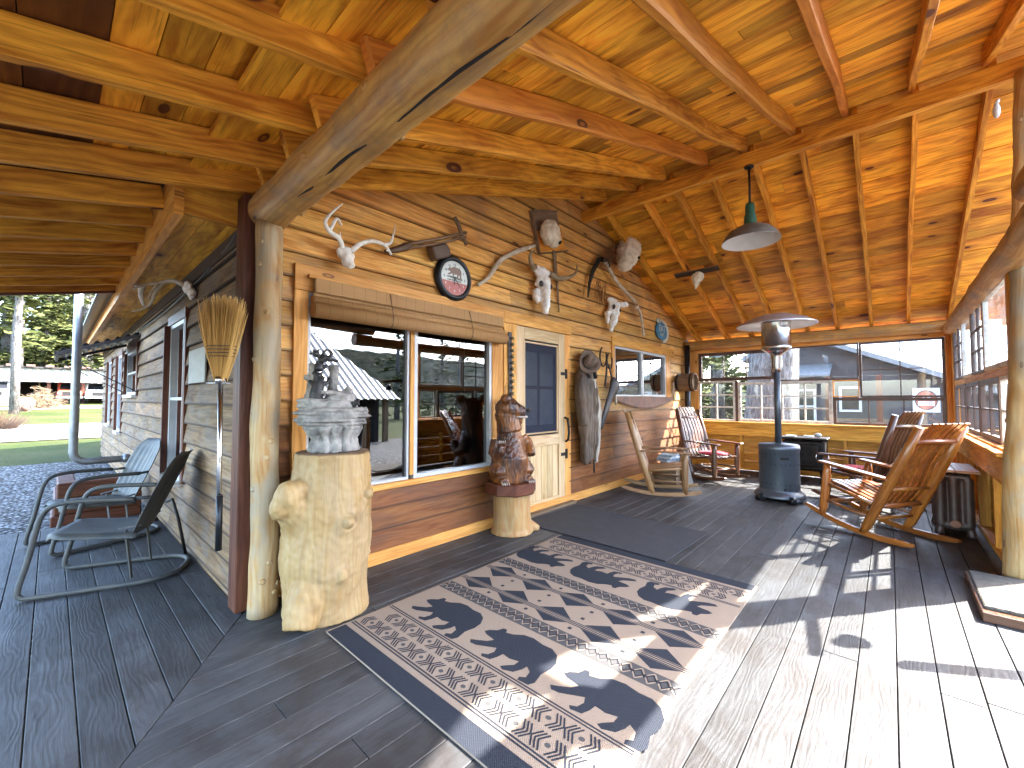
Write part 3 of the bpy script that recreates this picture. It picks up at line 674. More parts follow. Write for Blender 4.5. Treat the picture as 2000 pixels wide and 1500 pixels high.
# wooden pole tool with leather case
t=T('wooden_tool','old wooden pole tool with a cross handle and a brown leather case','tool',(2.2,3.03,2.65))
mb=MB(); mb.tube([(1.93,2.98,2.585),(2.3,2.97,2.745),(2.62,2.97,2.895)],[.016,.015,.016],8,.05); mb.tube([(1.96,2.955,2.56),(2.3,2.95,2.70),(2.6,2.95,2.845)],[.012,.012,.012],8,.05); mb.build('pole',M['oldwood'],t)
mb=MB(); mb.tube([(1.76,2.97,2.485),(1.86,2.97,2.525),(1.96,2.97,2.58),(1.99,2.97,2.60)],[.014,.026,.034,.026],8); mb.build('ferrule',M['leather'],t)
mb=MB(); mb.tube(smooth_pts([(2.475,2.97,3.0),(2.52,2.96,2.93),(2.56,2.96,2.85),(2.62,2.96,2.775)]),.02,8,.1); mb.build('handle',M['oldwood'],t)
mb=MB(); fr=wallframe(2.30,3.02,2.62,.42); mb.prism([(-.095,-.06),(.085,-.06),(.105,0),(.085,.06),(-.095,.06)],0,.10,frame=fr); mb.build('case',M['leather'],t,bev=.012)
# clock
t=T('wall_clock','round black wall clock with a bear above a red lower half','clock',(2.50,3.03,2.43))
c0=(2.505,3.035,2.435)
mb=MB(); mb.lathe([(.0,-.001),(.215,-.001),(.215,-.02),(.20,-.05),(.182,-.058),(.165,-.05),(.160,-.035),(.0,-.035)],c0,40,'y'); mb.build('rim',M['black'],t)
def face(name,c): return plain(name,c,.45,nz=.06)
M['fwhite']=face('clock face white',(.66,.70,.66)); M['fred']=face('clock face red',(.45,.12,.10)); M['fbrown']=face('clock bear brown',(.22,.14,.10)); M['fgreen']=face('clock grass',(.12,.16,.12)); M['ink']=face('clock ink',(.04,.05,.05)); M['lw']=face('clock light marks',(.75,.68,.62))
fr=wallframe(c0[0],c0[1]-.036,c0[2]); mb=MB(); r=.160; hz=-.035
a0=math.asin(hz/r); up_=[(r*math.cos(a0+(math.pi-2*a0)*k/30),r*math.sin(a0+(math.pi-2*a0)*k/30)) for k in range(31)]; lo=[(r*math.cos(math.pi-a0+(math.pi+2*a0)*k/24),r*math.sin(math.pi-a0+(math.pi+2*a0)*k/24)) for k in range(25)]
mb.prism(up_,0,.001,frame=fr,mi=0); mb.prism(lo,0,.001,frame=fr,mi=1)
bear=[(0,.165),(.015,.19),(.05,.215),(.062,.25),(.085,.252),(.10,.228),(.14,.24),(.19,.275),(.25,.285),(.32,.272),(.38,.275),(.43,.25),(.465,.2),(.472,.15),(.46,.09),(.475,.03),(.46,0),(.40,-.005),(.395,.015),(.42,.03),(.41,.07),(.375,.09),(.37,.06),(.35,.02),(.30,0),(.275,.01),(.29,.03),(.32,.06),(.32,.095),(.27,.08),(.22,.085),(.215,.05),(.20,.015),(.15,.005),(.135,.02),(.165,.035),(.175,.07),(.16,.10),(.12,.08),(.06,.05),(.02,.045),(0,.065),(.03,.08),(.08,.11),(.10,.14),(.07,.145),(.03,.15)]
mb.prism([(x*.36-.085,y*.36+.005) for x,y in bear],.0012,.002,frame=fr,mi=2); mb.prism([(-.1,.0),(.1,-.01),(.09,.008),(0,.016),(-.08,.012)],.0012,.0018,frame=fr,mi=3)
for k in range(12):
    a=math.pi/2-k*math.pi/6; num=str(k or 12); u=(fr[0][0]+.122*math.cos(a),fr[0][1]-.002,fr[0][2]+.122*math.sin(a))
    place_text(mb,num,.032,u,(1,0,0),(0,0,1),mi=4 if math.sin(a)*.122>hz else 5)
place_text(mb,'CALIFORNIA REPUBLIC',.017,(fr[0][0],fr[0][1]-.002,fr[0][2]-.022),(1,0,0),(0,0,1),mi=4)
for k in range(60):
    a=k*math.pi/30; x,y=.148*math.cos(a),.148*math.sin(a); x2,y2=.154*math.cos(a),.154*math.sin(a); mb.beam(Vector((fr[0][0]+x,fr[0][1]-.002,fr[0][2]+y)),Vector((fr[0][0]+x2,fr[0][1]-.002,fr[0][2]+y2)),.0015,.001,(0,1,0),mi=4 if y>hz else 5)
f=mb.build('face',[M['fwhite'],M['fred'],M['fbrown'],M['fgreen'],M['ink'],M['lw']],t)
mb=MB()
for ang,L,w in ((-50,.10,.006),(-97,.065,.009)):
    a=math.radians(ang); o=Vector((fr[0][0],fr[0][1]-.008,fr[0][2])); dd=Vector((math.cos(a),0,math.sin(a))); mb.beam(o-dd*.015,o+dd*L,.002,w,(0,0,1) if abs(dd.z)<.9 else (1,0,0))
mb.build('hands',M['ink'],f)
# curved stick
mb=MB(); mb.tube(smooth_pts([(2.80,3.0,2.43),(2.93,2.985,2.53),(3.08,2.97,2.73),(3.28,2.96,2.87),(3.64,2.96,3.05)],5),[.016,.018,.02,.021,.022,.024,.026,.027,.027,.027,.026,.026,.026,.027,.028,.028,.028,.027,.026,.026,.026],9,.15,8)
tag(mb.build('curved_stick',M['antler']),'long curved weathered stick between the clock and the cow skull','stick')
# shadow box with nest
t=T('nest_box','crooked hung open wooden shelf box holding a pale round paper nest','shelf',(3.9,3.03,3.25))
fr=wallframe(3.80,3.035,3.02,math.radians(18)); mb=MB(); mb.prism([(0,0),(.58,0),(.5,.46),(0,.46)],0,.018,frame=fr); mb.build('back_board',M['pine'],t)
mb=MB(); mb.prism([(-.02,0),(0,0),(0,.48),(-.02,.48)],0,.045,frame=fr); mb.build('side_board',M['oldwood'],t)
mb=MB(); mb.prism([(.0,.25),(.52,.25),(.50,.46),(0,.46)],.019,.03,frame=fr); mb.prism([(0,.46),(.50,.46),(.50,.48),(0,.48)],0,.06,frame=fr); mb.prism([(0,0),(.60,0),(.60,-.016),(0,-.016)],0,.04,frame=fr); mb.build('top_board',M['oldwood'],t)
mb=MB(); mb.sphere((3.86,2.90,3.25),(.14,.11,.155)); mb.sphere((3.90,2.88,3.18),(.10,.09,.10))
n1=put(fuse(mb,.01,3,.012,22,None,.006,50),'paper_nest',M['nest']); tag(n1,'pale round paper wasp nest inside the crooked hung shelf box','nest',group='paper wasp nests')
mb=MB(); mb.tube([(3.915,2.80,3.125),(3.917,2.79,3.115)],.022,8); mb.build('entrance',M['dark'],n1)
# cow skull
t=T('cow_skull','large white cow skull with curved horns mounted above the screen door','skull',(3.78,3.03,2.5))
mb=MB()
mb.sphere((3.77,2.96,2.76),(.105,.06,.08)); mb.sphere((3.79,2.95,2.65),(.115,.07,.10)); mb.tube([(3.79,2.94,2.68),(3.765,2.90,2.50),(3.745,2.88,2.37),(3.735,2.885,2.27)],[.085,.07,.055,.04],10,flat=.8)
mb.sphere((3.69,2.95,2.63),(.035,.04,.04)); mb.sphere((3.885,2.95,2.62),(.035,.04,.04)); mb.tube([(3.69,2.97,2.56),(3.675,2.96,2.46),(3.70,2.95,2.40)],[.04,.05,.02],8); mb.tube([(3.87,2.97,2.55),(3.85,2.96,2.44)],[.035,.02],8)
mb.tube([(3.62,2.97,2.80),(3.92,2.97,2.79)],[.04,.04],8)
put(fuse(mb,.009,2,.010,18,None,.003,60),'skull',M['bone'],t)
mb=MB(); mb.sphere((3.70,2.905,2.615),(.028,.02,.036)); mb.sphere((3.862,2.895,2.61),(.024,.02,.032)); mb.sphere((3.745,2.855,2.33),(.016,.014,.05)); mb.build('eye_socket',M['leather_dk'],t)
mb=MB(); horn(mb,[(3.63,2.95,2.80),(3.54,2.90,2.76),(3.46,2.86,2.80),(3.44,2.85,2.87),(3.53,2.85,2.945)],.038,.006,10,5,p=1.4); mb.build('horn',M['horn'],t)
mb=MB(); horn(mb,[(3.92,2.95,2.79),(4.05,2.92,2.755),(4.22,2.90,2.80),(4.36,2.88,2.88),(4.40,2.88,3.0)],.038,.006,10,5,p=1.4); mb.build('horn',M['horn'],t)
# scythe blade behind the horn
mb=MB(); fr=wallframe(0,3.02,0)
mb.prism([(4.065,3.13),(4.13,3.13),(4.165,2.80),(4.175,2.77),(4.20,2.38),(4.18,2.38),(4.135,2.76),(4.115,2.78)],0,.012,frame=fr)
tag(mb.build('pointed_blade',M['oldwood'],bev=.003),'narrow dark pointed blade hanging behind the cow skull horn','blade')
# big nest with branch
t=T('paper_nest','big grey teardrop wasp nest on a branch below the ridge beam','nest',(5.7,3.03,3.45),group='paper wasp nests')
mb=MB(); mb.sphere((5.73,2.83,3.56),(.20,.17,.17)); mb.sphere((5.66,2.82,3.44),(.19,.17,.19)); mb.sphere((5.56,2.81,3.30),(.13,.13,.14))
put(fuse(mb,.013,3,.02,12,None,.008,40),'nest_shell',M['nest'],t); mb=MB(); mb.sphere((5.68,2.655,3.36),(.022,.02,.022)); mb.build('entrance',M['dark'],t)
mb=MB(); mb.tube(smooth_pts([(5.3,2.98,3.40),(5.6,2.90,3.62),(5.75,2.68,3.67),(6.1,2.6,3.80),(6.53,2.6,3.96)]),.010,6,.2); mb.tube([(6.05,2.6,3.78),(6.2,2.62,3.90)],.006,5); mb.build('branch',M['oldwood'],t)
def needles(mb,c,n,L,d,spread):
    for k in range(n):
        a=Vector(d)+Vector((R.uniform(-1,1),R.uniform(-1,1),R.uniform(-1,1)))*spread; a.normalize(); o=Vector(c)+Vector((R.uniform(-.13,.13),R.uniform(-.05,.03),R.uniform(-.14,.1))); l=L*R.uniform(.5,1)
        mb.tube([o,o+a*l*.5,o+a*l+Vector((0,0,-.2*l))],[.0022,.0018,.001],3,cap=False)
M['needle']=plain('dry needles',(.22,.11,.05),.8)
mb=MB(); needles(mb,(5.30,2.93,3.38),150,.26,(-.7,-.15,-.25),.6); mb.build('dry_needles',M['needle'],t)
# nest on a board under the rafters
t=T('paper_nest','small yellowish wasp nest under a grey board nailed to the rafters','nest',(6.42,2.1,3.2),group='paper wasp nests')
mb=MB(); mb.beam((6.43,2.42,3.205),(6.43,1.79,3.205),.105,.02,(.384,0,1)); mb.build('board',M['cedar_grey'],t)
mb=MB(); mb.sphere((6.44,2.09,3.13),(.085,.09,.08)); mb.sphere((6.43,2.11,3.05),(.05,.05,.06)); mb.sphere((6.43,2.115,2.99),(.022,.022,.04)); put(fuse(mb,.008,2,.01,26,None,.005,60),'nest_shell',M['nest'],t)
# scythe
t=T('scythe','old scythe with a curved wooden snath hanging beside the big nest','scythe',(5.6,3.0,2.9))
mb=MB(); P=smooth_pts([(5.20,2.95,3.27),(5.33,2.94,3.16),(5.56,2.93,3.01),(5.85,2.92,2.90),(6.12,2.92,2.80),(6.32,2.93,2.62),(6.44,2.95,2.34)],5); mb.tube(P,[.03-.012*i/(len(P)-1) for i in range(len(P))],9,.1,9); mb.build('snath',M['antler'],t)
mb=MB(); mb.tube([(6.14,2.92,2.80),(6.05,2.86,2.74),(5.95,2.84,2.69)],[.018,.02,.018],8); mb.tube([(6.19,2.92,2.79),(6.19,2.94,2.74)],.012,6); mb.build('grip',M['antler'],t)
mb=MB(); fr=wallframe(0,2.97,0); mb.prism([(5.24,3.27),(5.10,3.22),(4.95,3.04),(4.85,2.86),(4.79,2.66),(4.775,2.67),(4.80,2.88),(4.88,3.07),(5.04,3.27),(5.2,3.32)],0,.012,frame=fr); mb.tube([(5.13,2.95,3.26),(5.24,2.94,3.27),(5.30,2.94,3.19)],.032,8); mb.build('blade',M['iron'],t)
mb=MB(); needles(mb,(5.08,2.95,2.88),70,.22,(-.1,-.1,-1),.35); mb.build('dry_needles',M['needle'],t)
# small skull
t=T('small_skull','smaller white animal skull with one horn stub left of the far window','skull',(5.45,3.03,2.55))
mb=MB(); mb.sphere((5.42,2.96,2.73),(.12,.05,.05)); mb.sphere((5.45,2.95,2.66),(.13,.06,.08)); mb.tube([(5.45,2.94,2.68),(5.39,2.91,2.50),(5.35,2.91,2.36),(5.335,2.93,2.27)],[.10,.075,.05,.02],9,flat=.75); mb.tube([(5.52,2.95,2.68),(5.66,2.93,2.71),(5.78,2.92,2.725)],[.05,.035,.045],8); mb.tube([(5.36,2.96,2.60),(5.27,2.95,2.52),(5.28,2.95,2.38)],[.04,.045,.02],8)
put(fuse(mb,.01,1,.02,14,None,.006,50),'skull',M['bone'],t)
mb=MB(); mb.sphere((5.36,2.89,2.62),(.035,.02,.04)); mb.sphere((5.53,2.89,2.60),(.02,.02,.025)); mb.build('eye_socket',M['leather_dk'],t)
# EAT sign
t=T('eat_sign','small blue oval eat here sign with a white arrow curling round it','sign',(7.33,3.03,2.52))
M['blue']=plain('sign blue',(.06,.24,.36),.5,nz=.3,c2=(.04,.14,.26)); M['cream']=plain('sign cream',(.60,.60,.50),.5,nz=.25)
fr=wallframe(7.30,3.03,2.52); mb=MB()
mb.prism([(.235*math.cos(a),.155*math.sin(a)) for a in [k*math.pi/16 for k in range(32)]],.012,.03,frame=fr,mi=0)
arc=[(math.radians(115-k*13)) for k in range(16)]
out=[(.02+.33*math.cos(a),.215*math.sin(a)) for a in arc]; inn=[(.02+.235*math.cos(a),.165*math.sin(a)) for a in arc]
for i in range(15): mb.prism([out[i],inn[i],inn[i+1],out[i+1]],0,.022,frame=fr,mi=1)
mb.prism([(-.10,.235),(-.20,.17),(-.04,.10),(-.02,.16)],0,.022,frame=fr,mi=1)
place_text(mb,'EAT',.16,(7.31,2.994,2.56),(1,0,0),(0,0,1),mi=1,sx=1.0); place_text(mb,'HERE',.075,(7.31,2.994,2.455),(1,0,0),(0,0,1),mi=1,sx=1.0)
mb.build('sign_face',[M['blue'],M['cream']],t)
# sleigh bells
t=T('bell_strap','dark leather strap of brass sleigh bells hanging left of the screen door','bells',(3.27,3.0,1.6))
mb=MB(); mb.beam((3.275,3.00,2.02),(3.285,3.0,1.27),.055,.006,(0,1,0),seg=10,wob=.004); mb.build('strap',M['leather_dk'],t)
M['brass']=plain('dull brass',(.42,.33,.18),.3,.9)
for k in range(11): mb=MB(); mb.sphere((3.30,2.975,1.955-k*.066),(.019,.019,.019),10,7); mb.build('bell',M['brass'],t)
# coat
t=T('duster_coat','long brown duster coat with grey lining hanging from a hook','coat',(4.72,3.0,1.1))
def coat(mb):
    mb.tube([(4.70,2.96,1.80),(4.68,2.95,1.68),(4.66,2.94,1.45),(4.66,2.93,1.1),(4.68,2.93,.75),(4.70,2.94,.50)],[.06,.13,.155,.145,.135,.11],14,.12,4,flat=.55,up=(0,1,0))
    mb.tube([(4.60,2.95,1.68),(4.50,2.91,1.52),(4.47,2.89,1.30),(4.50,2.89,1.08),(4.53,2.9,.98)],[.06,.075,.075,.065,.055],12,.1,5)
    for k in range(5):
        x=4.57+k*.065; mb.tube([(x+.04,2.90,1.55),(x,2.88,1.0),(x+R.uniform(-.03,.03),2.89,.47+.05*(k%2))],[.02,.034,.03],8)
mb=MB(); coat(mb); put(fuse(mb,.012,3,.022,7,2,.010,34),'coat_body',M['coat'],t)
mb=MB(); mb.tube(smooth_pts([(4.80,2.94,1.72),(4.86,2.91,1.45),(4.90,2.90,1.1),(4.92,2.91,.75),(4.90,2.93,.46)]),.055,10,.2,6,flat=.5,up=(0,1,0)); mb.tube(smooth_pts([(4.80,2.96,1.66),(4.95,2.93,1.30),(4.99,2.93,1.0),(4.97,2.95,.82)]),.05,10,.2,6,flat=.5,up=(0,1,0))
M['lining']=plain('grey lining',(.44,.37,.29),.85,nz=.3,bump=.3,bs=30); put(fuse(mb,.012,2,.015,9,2,.006,34),'lining',M['lining'],t)
mb=MB(); mb.tube([(4.66,2.90,1.74),(4.62,2.88,1.66),(4.66,2.87,1.58)],.025,8); mb.tube([(4.74,2.90,1.74),(4.80,2.88,1.66),(4.83,2.88,1.58)],.025,8); mb.build('collar',M['leather_dk'],t)
mb=MB(); mb.tube([(4.84,2.93,.62),(4.85,2.93,.45),(4.855,2.93,.33)],.012,6); mb.build('strap',M['leather_dk'],t)
# hat, tilted with the brim facing the porch
t=T('cowboy_hat','brown felt hat with a curled brim hanging over the coat','hat',(4.68,2.9,1.8))
mb=MB(); rot=Matrix.Rotation(math.radians(-38),3,'Y')@Matrix.Rotation(math.radians(62),3,'X')
prof=[(.0,.115),(.05,.12),(.075,.105),(.088,.06),(.095,.0),(.13,-.008),(.175,.004),(.176,.008),(.13,-.003),(.098,.004)]
q=MB(); q.lathe(prof,(0,0,0),36,'z')
vs=[]
for v in q.v:
    v=Vector(v); v.x*=1.12; v.y*=.88
    if math.hypot(v.x,v.y)>.105: v.z+=.9*abs(v.y)**1.5*1.1
    if v.z>.10: v.z-=.035*math.exp(-(v.y/.03)**2)
    vs.append(Vector((4.67,2.90,1.78))+rot@v)
mb.add(vs,q.f,None,.5,True); mb.build('crown_and_brim',M['hat'],t)
mb=MB(); q=MB(); q.lathe([(.0965,.004),(.0965,.028),(.092,.03)],(0,0,0),36,'z'); mb.add([Vector((4.67,2.90,1.78))+rot@Vector((v[0]*1.12,v[1]*.88,v[2])) for v in q.v],q.f,None,.5,True); mb.build('hat_band',M['leather_dk'],t)
# tack
t=T('horse_tack','iron bit rings, straps and a long black leather scabbard on a hook','tack',(5.3,3.02,1.5))
mb=MB()
for c,r_ in (((5.20,2.98,1.90),.09),((5.36,2.97,1.85),.075)): mb.tube([(c[0]+r_*math.cos(a),c[1],c[2]+1.5*r_*math.sin(a)) for a in [k*.35+1.9 for k in range(15)]],.011,6)
mb.build('bit_ring',M['iron'],t)
mb=MB(); mb.tube([(5.29,2.97,1.84),(5.25,2.96,1.66),(5.20,2.96,1.48)],.014,6); mb.tube([(5.33,2.97,1.80),(5.40,2.96,1.62),(5.44,2.96,1.50)],.012,6); mb.build('strap',M['leather_dk'],t)
mb=MB(); mb.tube(smooth_pts([(5.48,2.94,1.56),(5.40,2.93,1.46),(5.28,2.94,1.28),(5.16,2.95,1.05),(5.08,2.96,.90)]),[.10,.115,.12,.115,.10,.085,.075,.07,.065,.062,.06,.055,.052,.05,.048,.045,.03],12,.05,8,flat=.45,up=(0,1,0)); mb.build('scabbard',M['leather_dk'],t)
# crosscut saw
t=T('crosscut_saw','rusty two handled crosscut saw fixed below the far window','saw',(6.6,3.0,1.27))
mb=MB(); n=60; pts=[(5.58,1.345)]
for k in range(n+1):
    u=k/n; x=5.58+(7.70-5.58)*u; z=1.30-.135*math.sin(math.pi*min(1,u*1.0)) ; pts.append((x,z)); 
    if k<n: pts.append((x+(2.12/n)*.35,z-.034)); pts.append((x+(2.12/n)*.7,z+.002))
pts.append((7.72,1.325)); top=[(7.72,1.335),(6.6,1.352)]
mb.prism(pts+top,0,.004,frame=wallframe(0,3.0,0)); mb.build('blade',M['rust'],t)
mb=MB(); mb.tube([(7.76,2.98,1.29),(7.76,2.98,1.62)],[.019,.016],9); mb.tube([(5.56,2.98,1.22),(5.55,2.98,1.37)],[.016,.016],9); mb.build('handle',M['antler'],t)
# barrel bucket
t=T('stave_bucket','wooden stave bucket mounted sideways in the corner by a black pipe','bucket',(8.02,3.03,1.62))
mb=MB(); mb.lathe([(.14,-.02),(.165,-.16),(.17,-.36),(.155,-.36),(.15,-.30),(.0,-.29)],(8.02,3.03,1.62),20,'y',sm=False); mb.build('staves',M['oldwood'],t)
mb=MB()
for h in (-.06,-.30): mb.lathe([(.160,h+.02),(.173,h+.015),(.175,h-.015),(.16,h-.02)],(8.02,3.03,1.62),20,'y')
mb.build('hoop',M['iron'],t)
mb=MB(); mb.tube([(8.40,2.95,.0),(8.40,2.95,2.36)],.05,14); tag(mb.build('black_pipe',M['black']),'thin black stove pipe running up the far corner of the cabin wall','pipe')
# ---- left wall ----
t=T('corn_broom','straw broom hung upside down with a black handle beside the corner post','broom',(.66,2.93,.5))
A_=Vector((.66,2.90,1.40)); acr=Vector((.67,-.74,0))
mb=MB(); mb.tube([(.66,2.86,.50),(.66,2.90,1.42)],.013,10); mb.build('handle',M['chrome'],t)
mb=MB(); mb.tube([(.66,2.857,.44),(.66,2.862,.75)],.017,10); mb.build('grip',M['black'],t)
mb=MB()
for k in range(560):
    a=R.uniform(-1,1); b=R.uniform(-1,1)*.8; top=.42+R.uniform(-.05,.05)-.03*a*a
    p0=A_+acr*a*.022+Vector((.02,.02,0))*b; p1=A_+acr*a*.075+Vector((.03,.03,0))*b+Vector((0,0,.17)); p2=A_+acr*(a*.125+R.uniform(-.015,.015))+Vector((.035,.035,0))*b+Vector((0,0,top+.05))
    mb.tube([p0,p1,p1.lerp(p2,.6),p2],[.0026,.0026,.0022,.001],3,cap=False,sm=False)
mb.build('bristles',M['straw'],t)
mb=MB(); 
for h,w in ((.15,.072),(.17,.078),(.19,.084),(.21,.088)): mb.tube([A_+acr*w*math.cos(a)+Vector((.034,.034,0))*math.sin(a)+Vector((0,0,h)) for a in [k*.3927 for k in range(16)]],.0026,5,closed=True)
mb.build('stitching',M['leather_dk'],t)
mb=MB(); mb.tube([(.66,2.895,1.395),(.66,2.90,1.43)],.03,12); mb.tube([(.60,2.95,1.395),(.70,2.86,1.395)],.004,5); mb.build('collar',M['chrome'],t)
mb=MB(); mb.box(.788,.80,3.93,4.50,1.435,1.715,1); tag(mb.build('notice',M['paper'],bev=.002),'small pale framed notice on the grey siding behind the broom','notice')
t=T('deer_skull','weathered skull cap with branching brown antlers under the eave','skull',(.80,4.5,2.25))
mb=MB(); mb.sphere((.76,4.48,2.27),(.035,.08,.05)); mb.sphere((.78,4.40,2.20),(.03,.06,.05)); mb.tube([(.78,4.5,2.26),(.77,4.35,2.16)],[.04,.02],8); put(fuse(mb,.008,1,.01,25),'skull',M['bone'],t)
mb=MB(); horn(mb,[(.745,4.48,2.28),(.66,4.5,2.31),(.57,4.52,2.27),(.50,4.52,2.25),(.415,4.5,2.19)],.022,.005); horn(mb,[(.60,4.52,2.29),(.56,4.55,2.2),(.52,4.58,2.08),(.42,4.6,2.02)],.018,.006); horn(mb,[(.57,4.52,2.27),(.52,4.5,2.17),(.50,4.5,2.09)],.013,.003); mb.build('antler',M['antler'],t)
t=T('antler_mount','small white antler burr fixed to the soffit behind the antlers','antler',(.6,5.3,2.3))
mb=MB(); horn(mb,[(.56,5.35,2.40),(.55,5.33,2.30),(.57,5.3,2.2)],.03,.012,wob=.3); horn(mb,[(.56,5.35,2.40),(.46,5.3,2.38)],.02,.008,wob=.3); mb.build('burr',M['bone'],t)
mb=MB(); mb.tube(smooth_pts([(.80,3.06,2.50),(.79,3.2,2.38),(.80,3.8,2.33),(.79,4.6,2.27),(.80,6.0,2.25),(.79,8.0,2.26)],6),.008,6); tag(mb.build('black_cable',M['black']),'black cable stapled along the top of the grey siding','cable')
# awning
t=T('window_awning','small dark corrugated awning over a side window held by two rods','awning',(.8,8.5,2.15))
mb=MB(); vs=[];n=56
for i in range(n+1):
    u=i/n; x=.80-.80*u; z=2.22-.32*u+.022*math.sin(u*math.pi*2*8)
    for y in (7.75,9.3):
        for th in (0,.006): vs.append((x,y,z+th))
fs=[]
for i in range(n): b=i*4; fs+=[(b,b+4,b+6,b+2),(b+1,b+3,b+7,b+5),(b+2,b+6,b+7,b+3),(b,b+1,b+5,b+4)]
fs+=[(0,2,3,1),(n*4,n*4+1,n*4+3,n*4+2)]; mb.add(vs,fs,None,.5,True); mb.build('corrugated_sheet',M['black'],t)
mb=MB(); mb.beam((.02,7.76,1.88),(.8,7.76,2.19),.03,.04); mb.beam((.02,9.28,1.88),(.8,9.28,2.19),.03,.04); mb.beam((.03,7.75,1.885),(.03,9.3,1.885),.03,.04); mb.build('frame',M['leather_dk'],t)
for y in (7.78,9.26): mb=MB(); mb.tube([(.04,y,1.87),(.80,y,1.40)],.006,6); mb.build('rod',M['black'],t)
# vent pipe
t=T('vent_pipe','tall grey metal pipe bending out of the cabin side wall','pipe',(.2,7.0,.6))
P=[(.80,7.0,.575),(.30,7.0,.572)]+[(.30-.12*math.sin(a),7.0,.692-.12*math.cos(a)) for a in (.3,.6,.9,1.2,1.57)]+[(.18,7.0,1.6),(.18,7.0,3.6)]
mb=MB(); mb.tube(P,.04,14); mb.build('pipe_run',M['galv'],t); mb=MB(); mb.tube([(.60,7,.575),(.66,7,.575)],.052,14); mb.tube([(.77,7,.575),(.8,7,.575)],.06,14); mb.build('coupling',M['galv'],t)
# pendant lamp
t=T('pendant_lamp','pendant barn lamp with a wide dusty shade hanging from the ridge beam','lamp',(4.76,1.02,2.95))
c=(4.77,1.02,0)
mb=MB(); mb.tube([(4.77,1.02,3.30),(4.77,1.02,3.70)],.011,8); mb.tube([(4.77,1.02,3.69),(4.77,1.02,3.702)],.045,14); mb.build('rod',M['iron'],t)
mb=MB(); mb.lathe([(.0,3.32),(.035,3.315),(.045,3.28),(.045,3.20),(.055,3.18),(.06,3.10),(.062,3.08)],c,24); mb.build('socket',M['green'],t)
mb=MB(); mb.lathe([(.062,3.085),(.12,3.07),(.19,3.03),(.235,2.98),(.262,2.93),(.268,2.915)],c,40); sh=mb.build('lamp_shade',M['shade'],t)
mb=MB(); mb.lathe([(.05,3.075),(.12,3.06),(.187,3.022),(.231,2.973),(.258,2.925),(.268,2.914)],c,40); mb.build('reflector',M['enamel'],sh)
mb=MB(); mb.sphere((4.77,1.02,3.02),.035); mb.build('bulb',M['enamel'],t)
# bamboo blind
s=N('bamboo blind'); wc=s.at('wc'); sp=s.sep(wc)
sl_=s.ma('SINE',s.ma('MULTIPLY',sp[1],900)); col=s.mix(s.ma('MULTIPLY',s.noise(s.vm('MULTIPLY',wc,(2,160,1)),1,3),1.0),(.50,.27,.10),(.33,.17,.055)); col=s.mix(s.ma('MULTIPLY',s.sst(sl_,-.3,-.9),.5),col,(.14,.07,.02))
col=s.mix(s.ma('MULTIPLY',s.ma('GREATER_THAN',s.ma('FRACT',s.ma('MULTIPLY',sp[0],11)),.965),.6),col,(.10,.05,.015))
s.bsdf(col,.6,nor=s.bump(sl_,.4,.002)); M['bamboo']=s.m
t=T('bamboo_blind','rolled up bamboo blind across the top of the big cabin window','blind',(2.2,2.98,2.0))
mb=MB(); mb.beam((1.215,2.985,2.075),(3.12,2.985,2.075),.010,.15,r=.1); mb.beam((1.215,2.955,2.10),(3.12,2.955,2.10),.010,.10,r=.1); mb.build('slat_sheet',M['bamboo'],t)
mb=MB(); q=[]
mb.tube([(1.20,2.955,1.925),(3.15,2.955,1.925)],.055,16,r=.1); mb.tube([(1.20,2.965,1.995),(3.14,2.965,1.995)],.03,10,r=.1); mb.build('roll',M['bamboo'],t)
mb=MB(); mb.box(1.18,3.15,2.972,3.005,2.150,2.175); mb.build('head_rail',M['trim'],t)
mb=MB()
for x in (1.8,2.65): mb.tube([(x,2.95,2.14),(x,2.895,1.95),(x,2.91,1.88),(x,2.95,1.865)],.003,5)
mb.build('cord',M['leather_dk'],t)
# hanging bulb on the post head
mb=MB(); mb.sphere((4.52,-.62,3.38),(.02,.02,.055)); mb.tube([(4.52,-.62,3.43),(4.53,-.63,3.46)],.012,8); tag(mb.build('glass_bulb',M['white']),'small white bulb fixed under the ridge beam at the tall post','bulb')
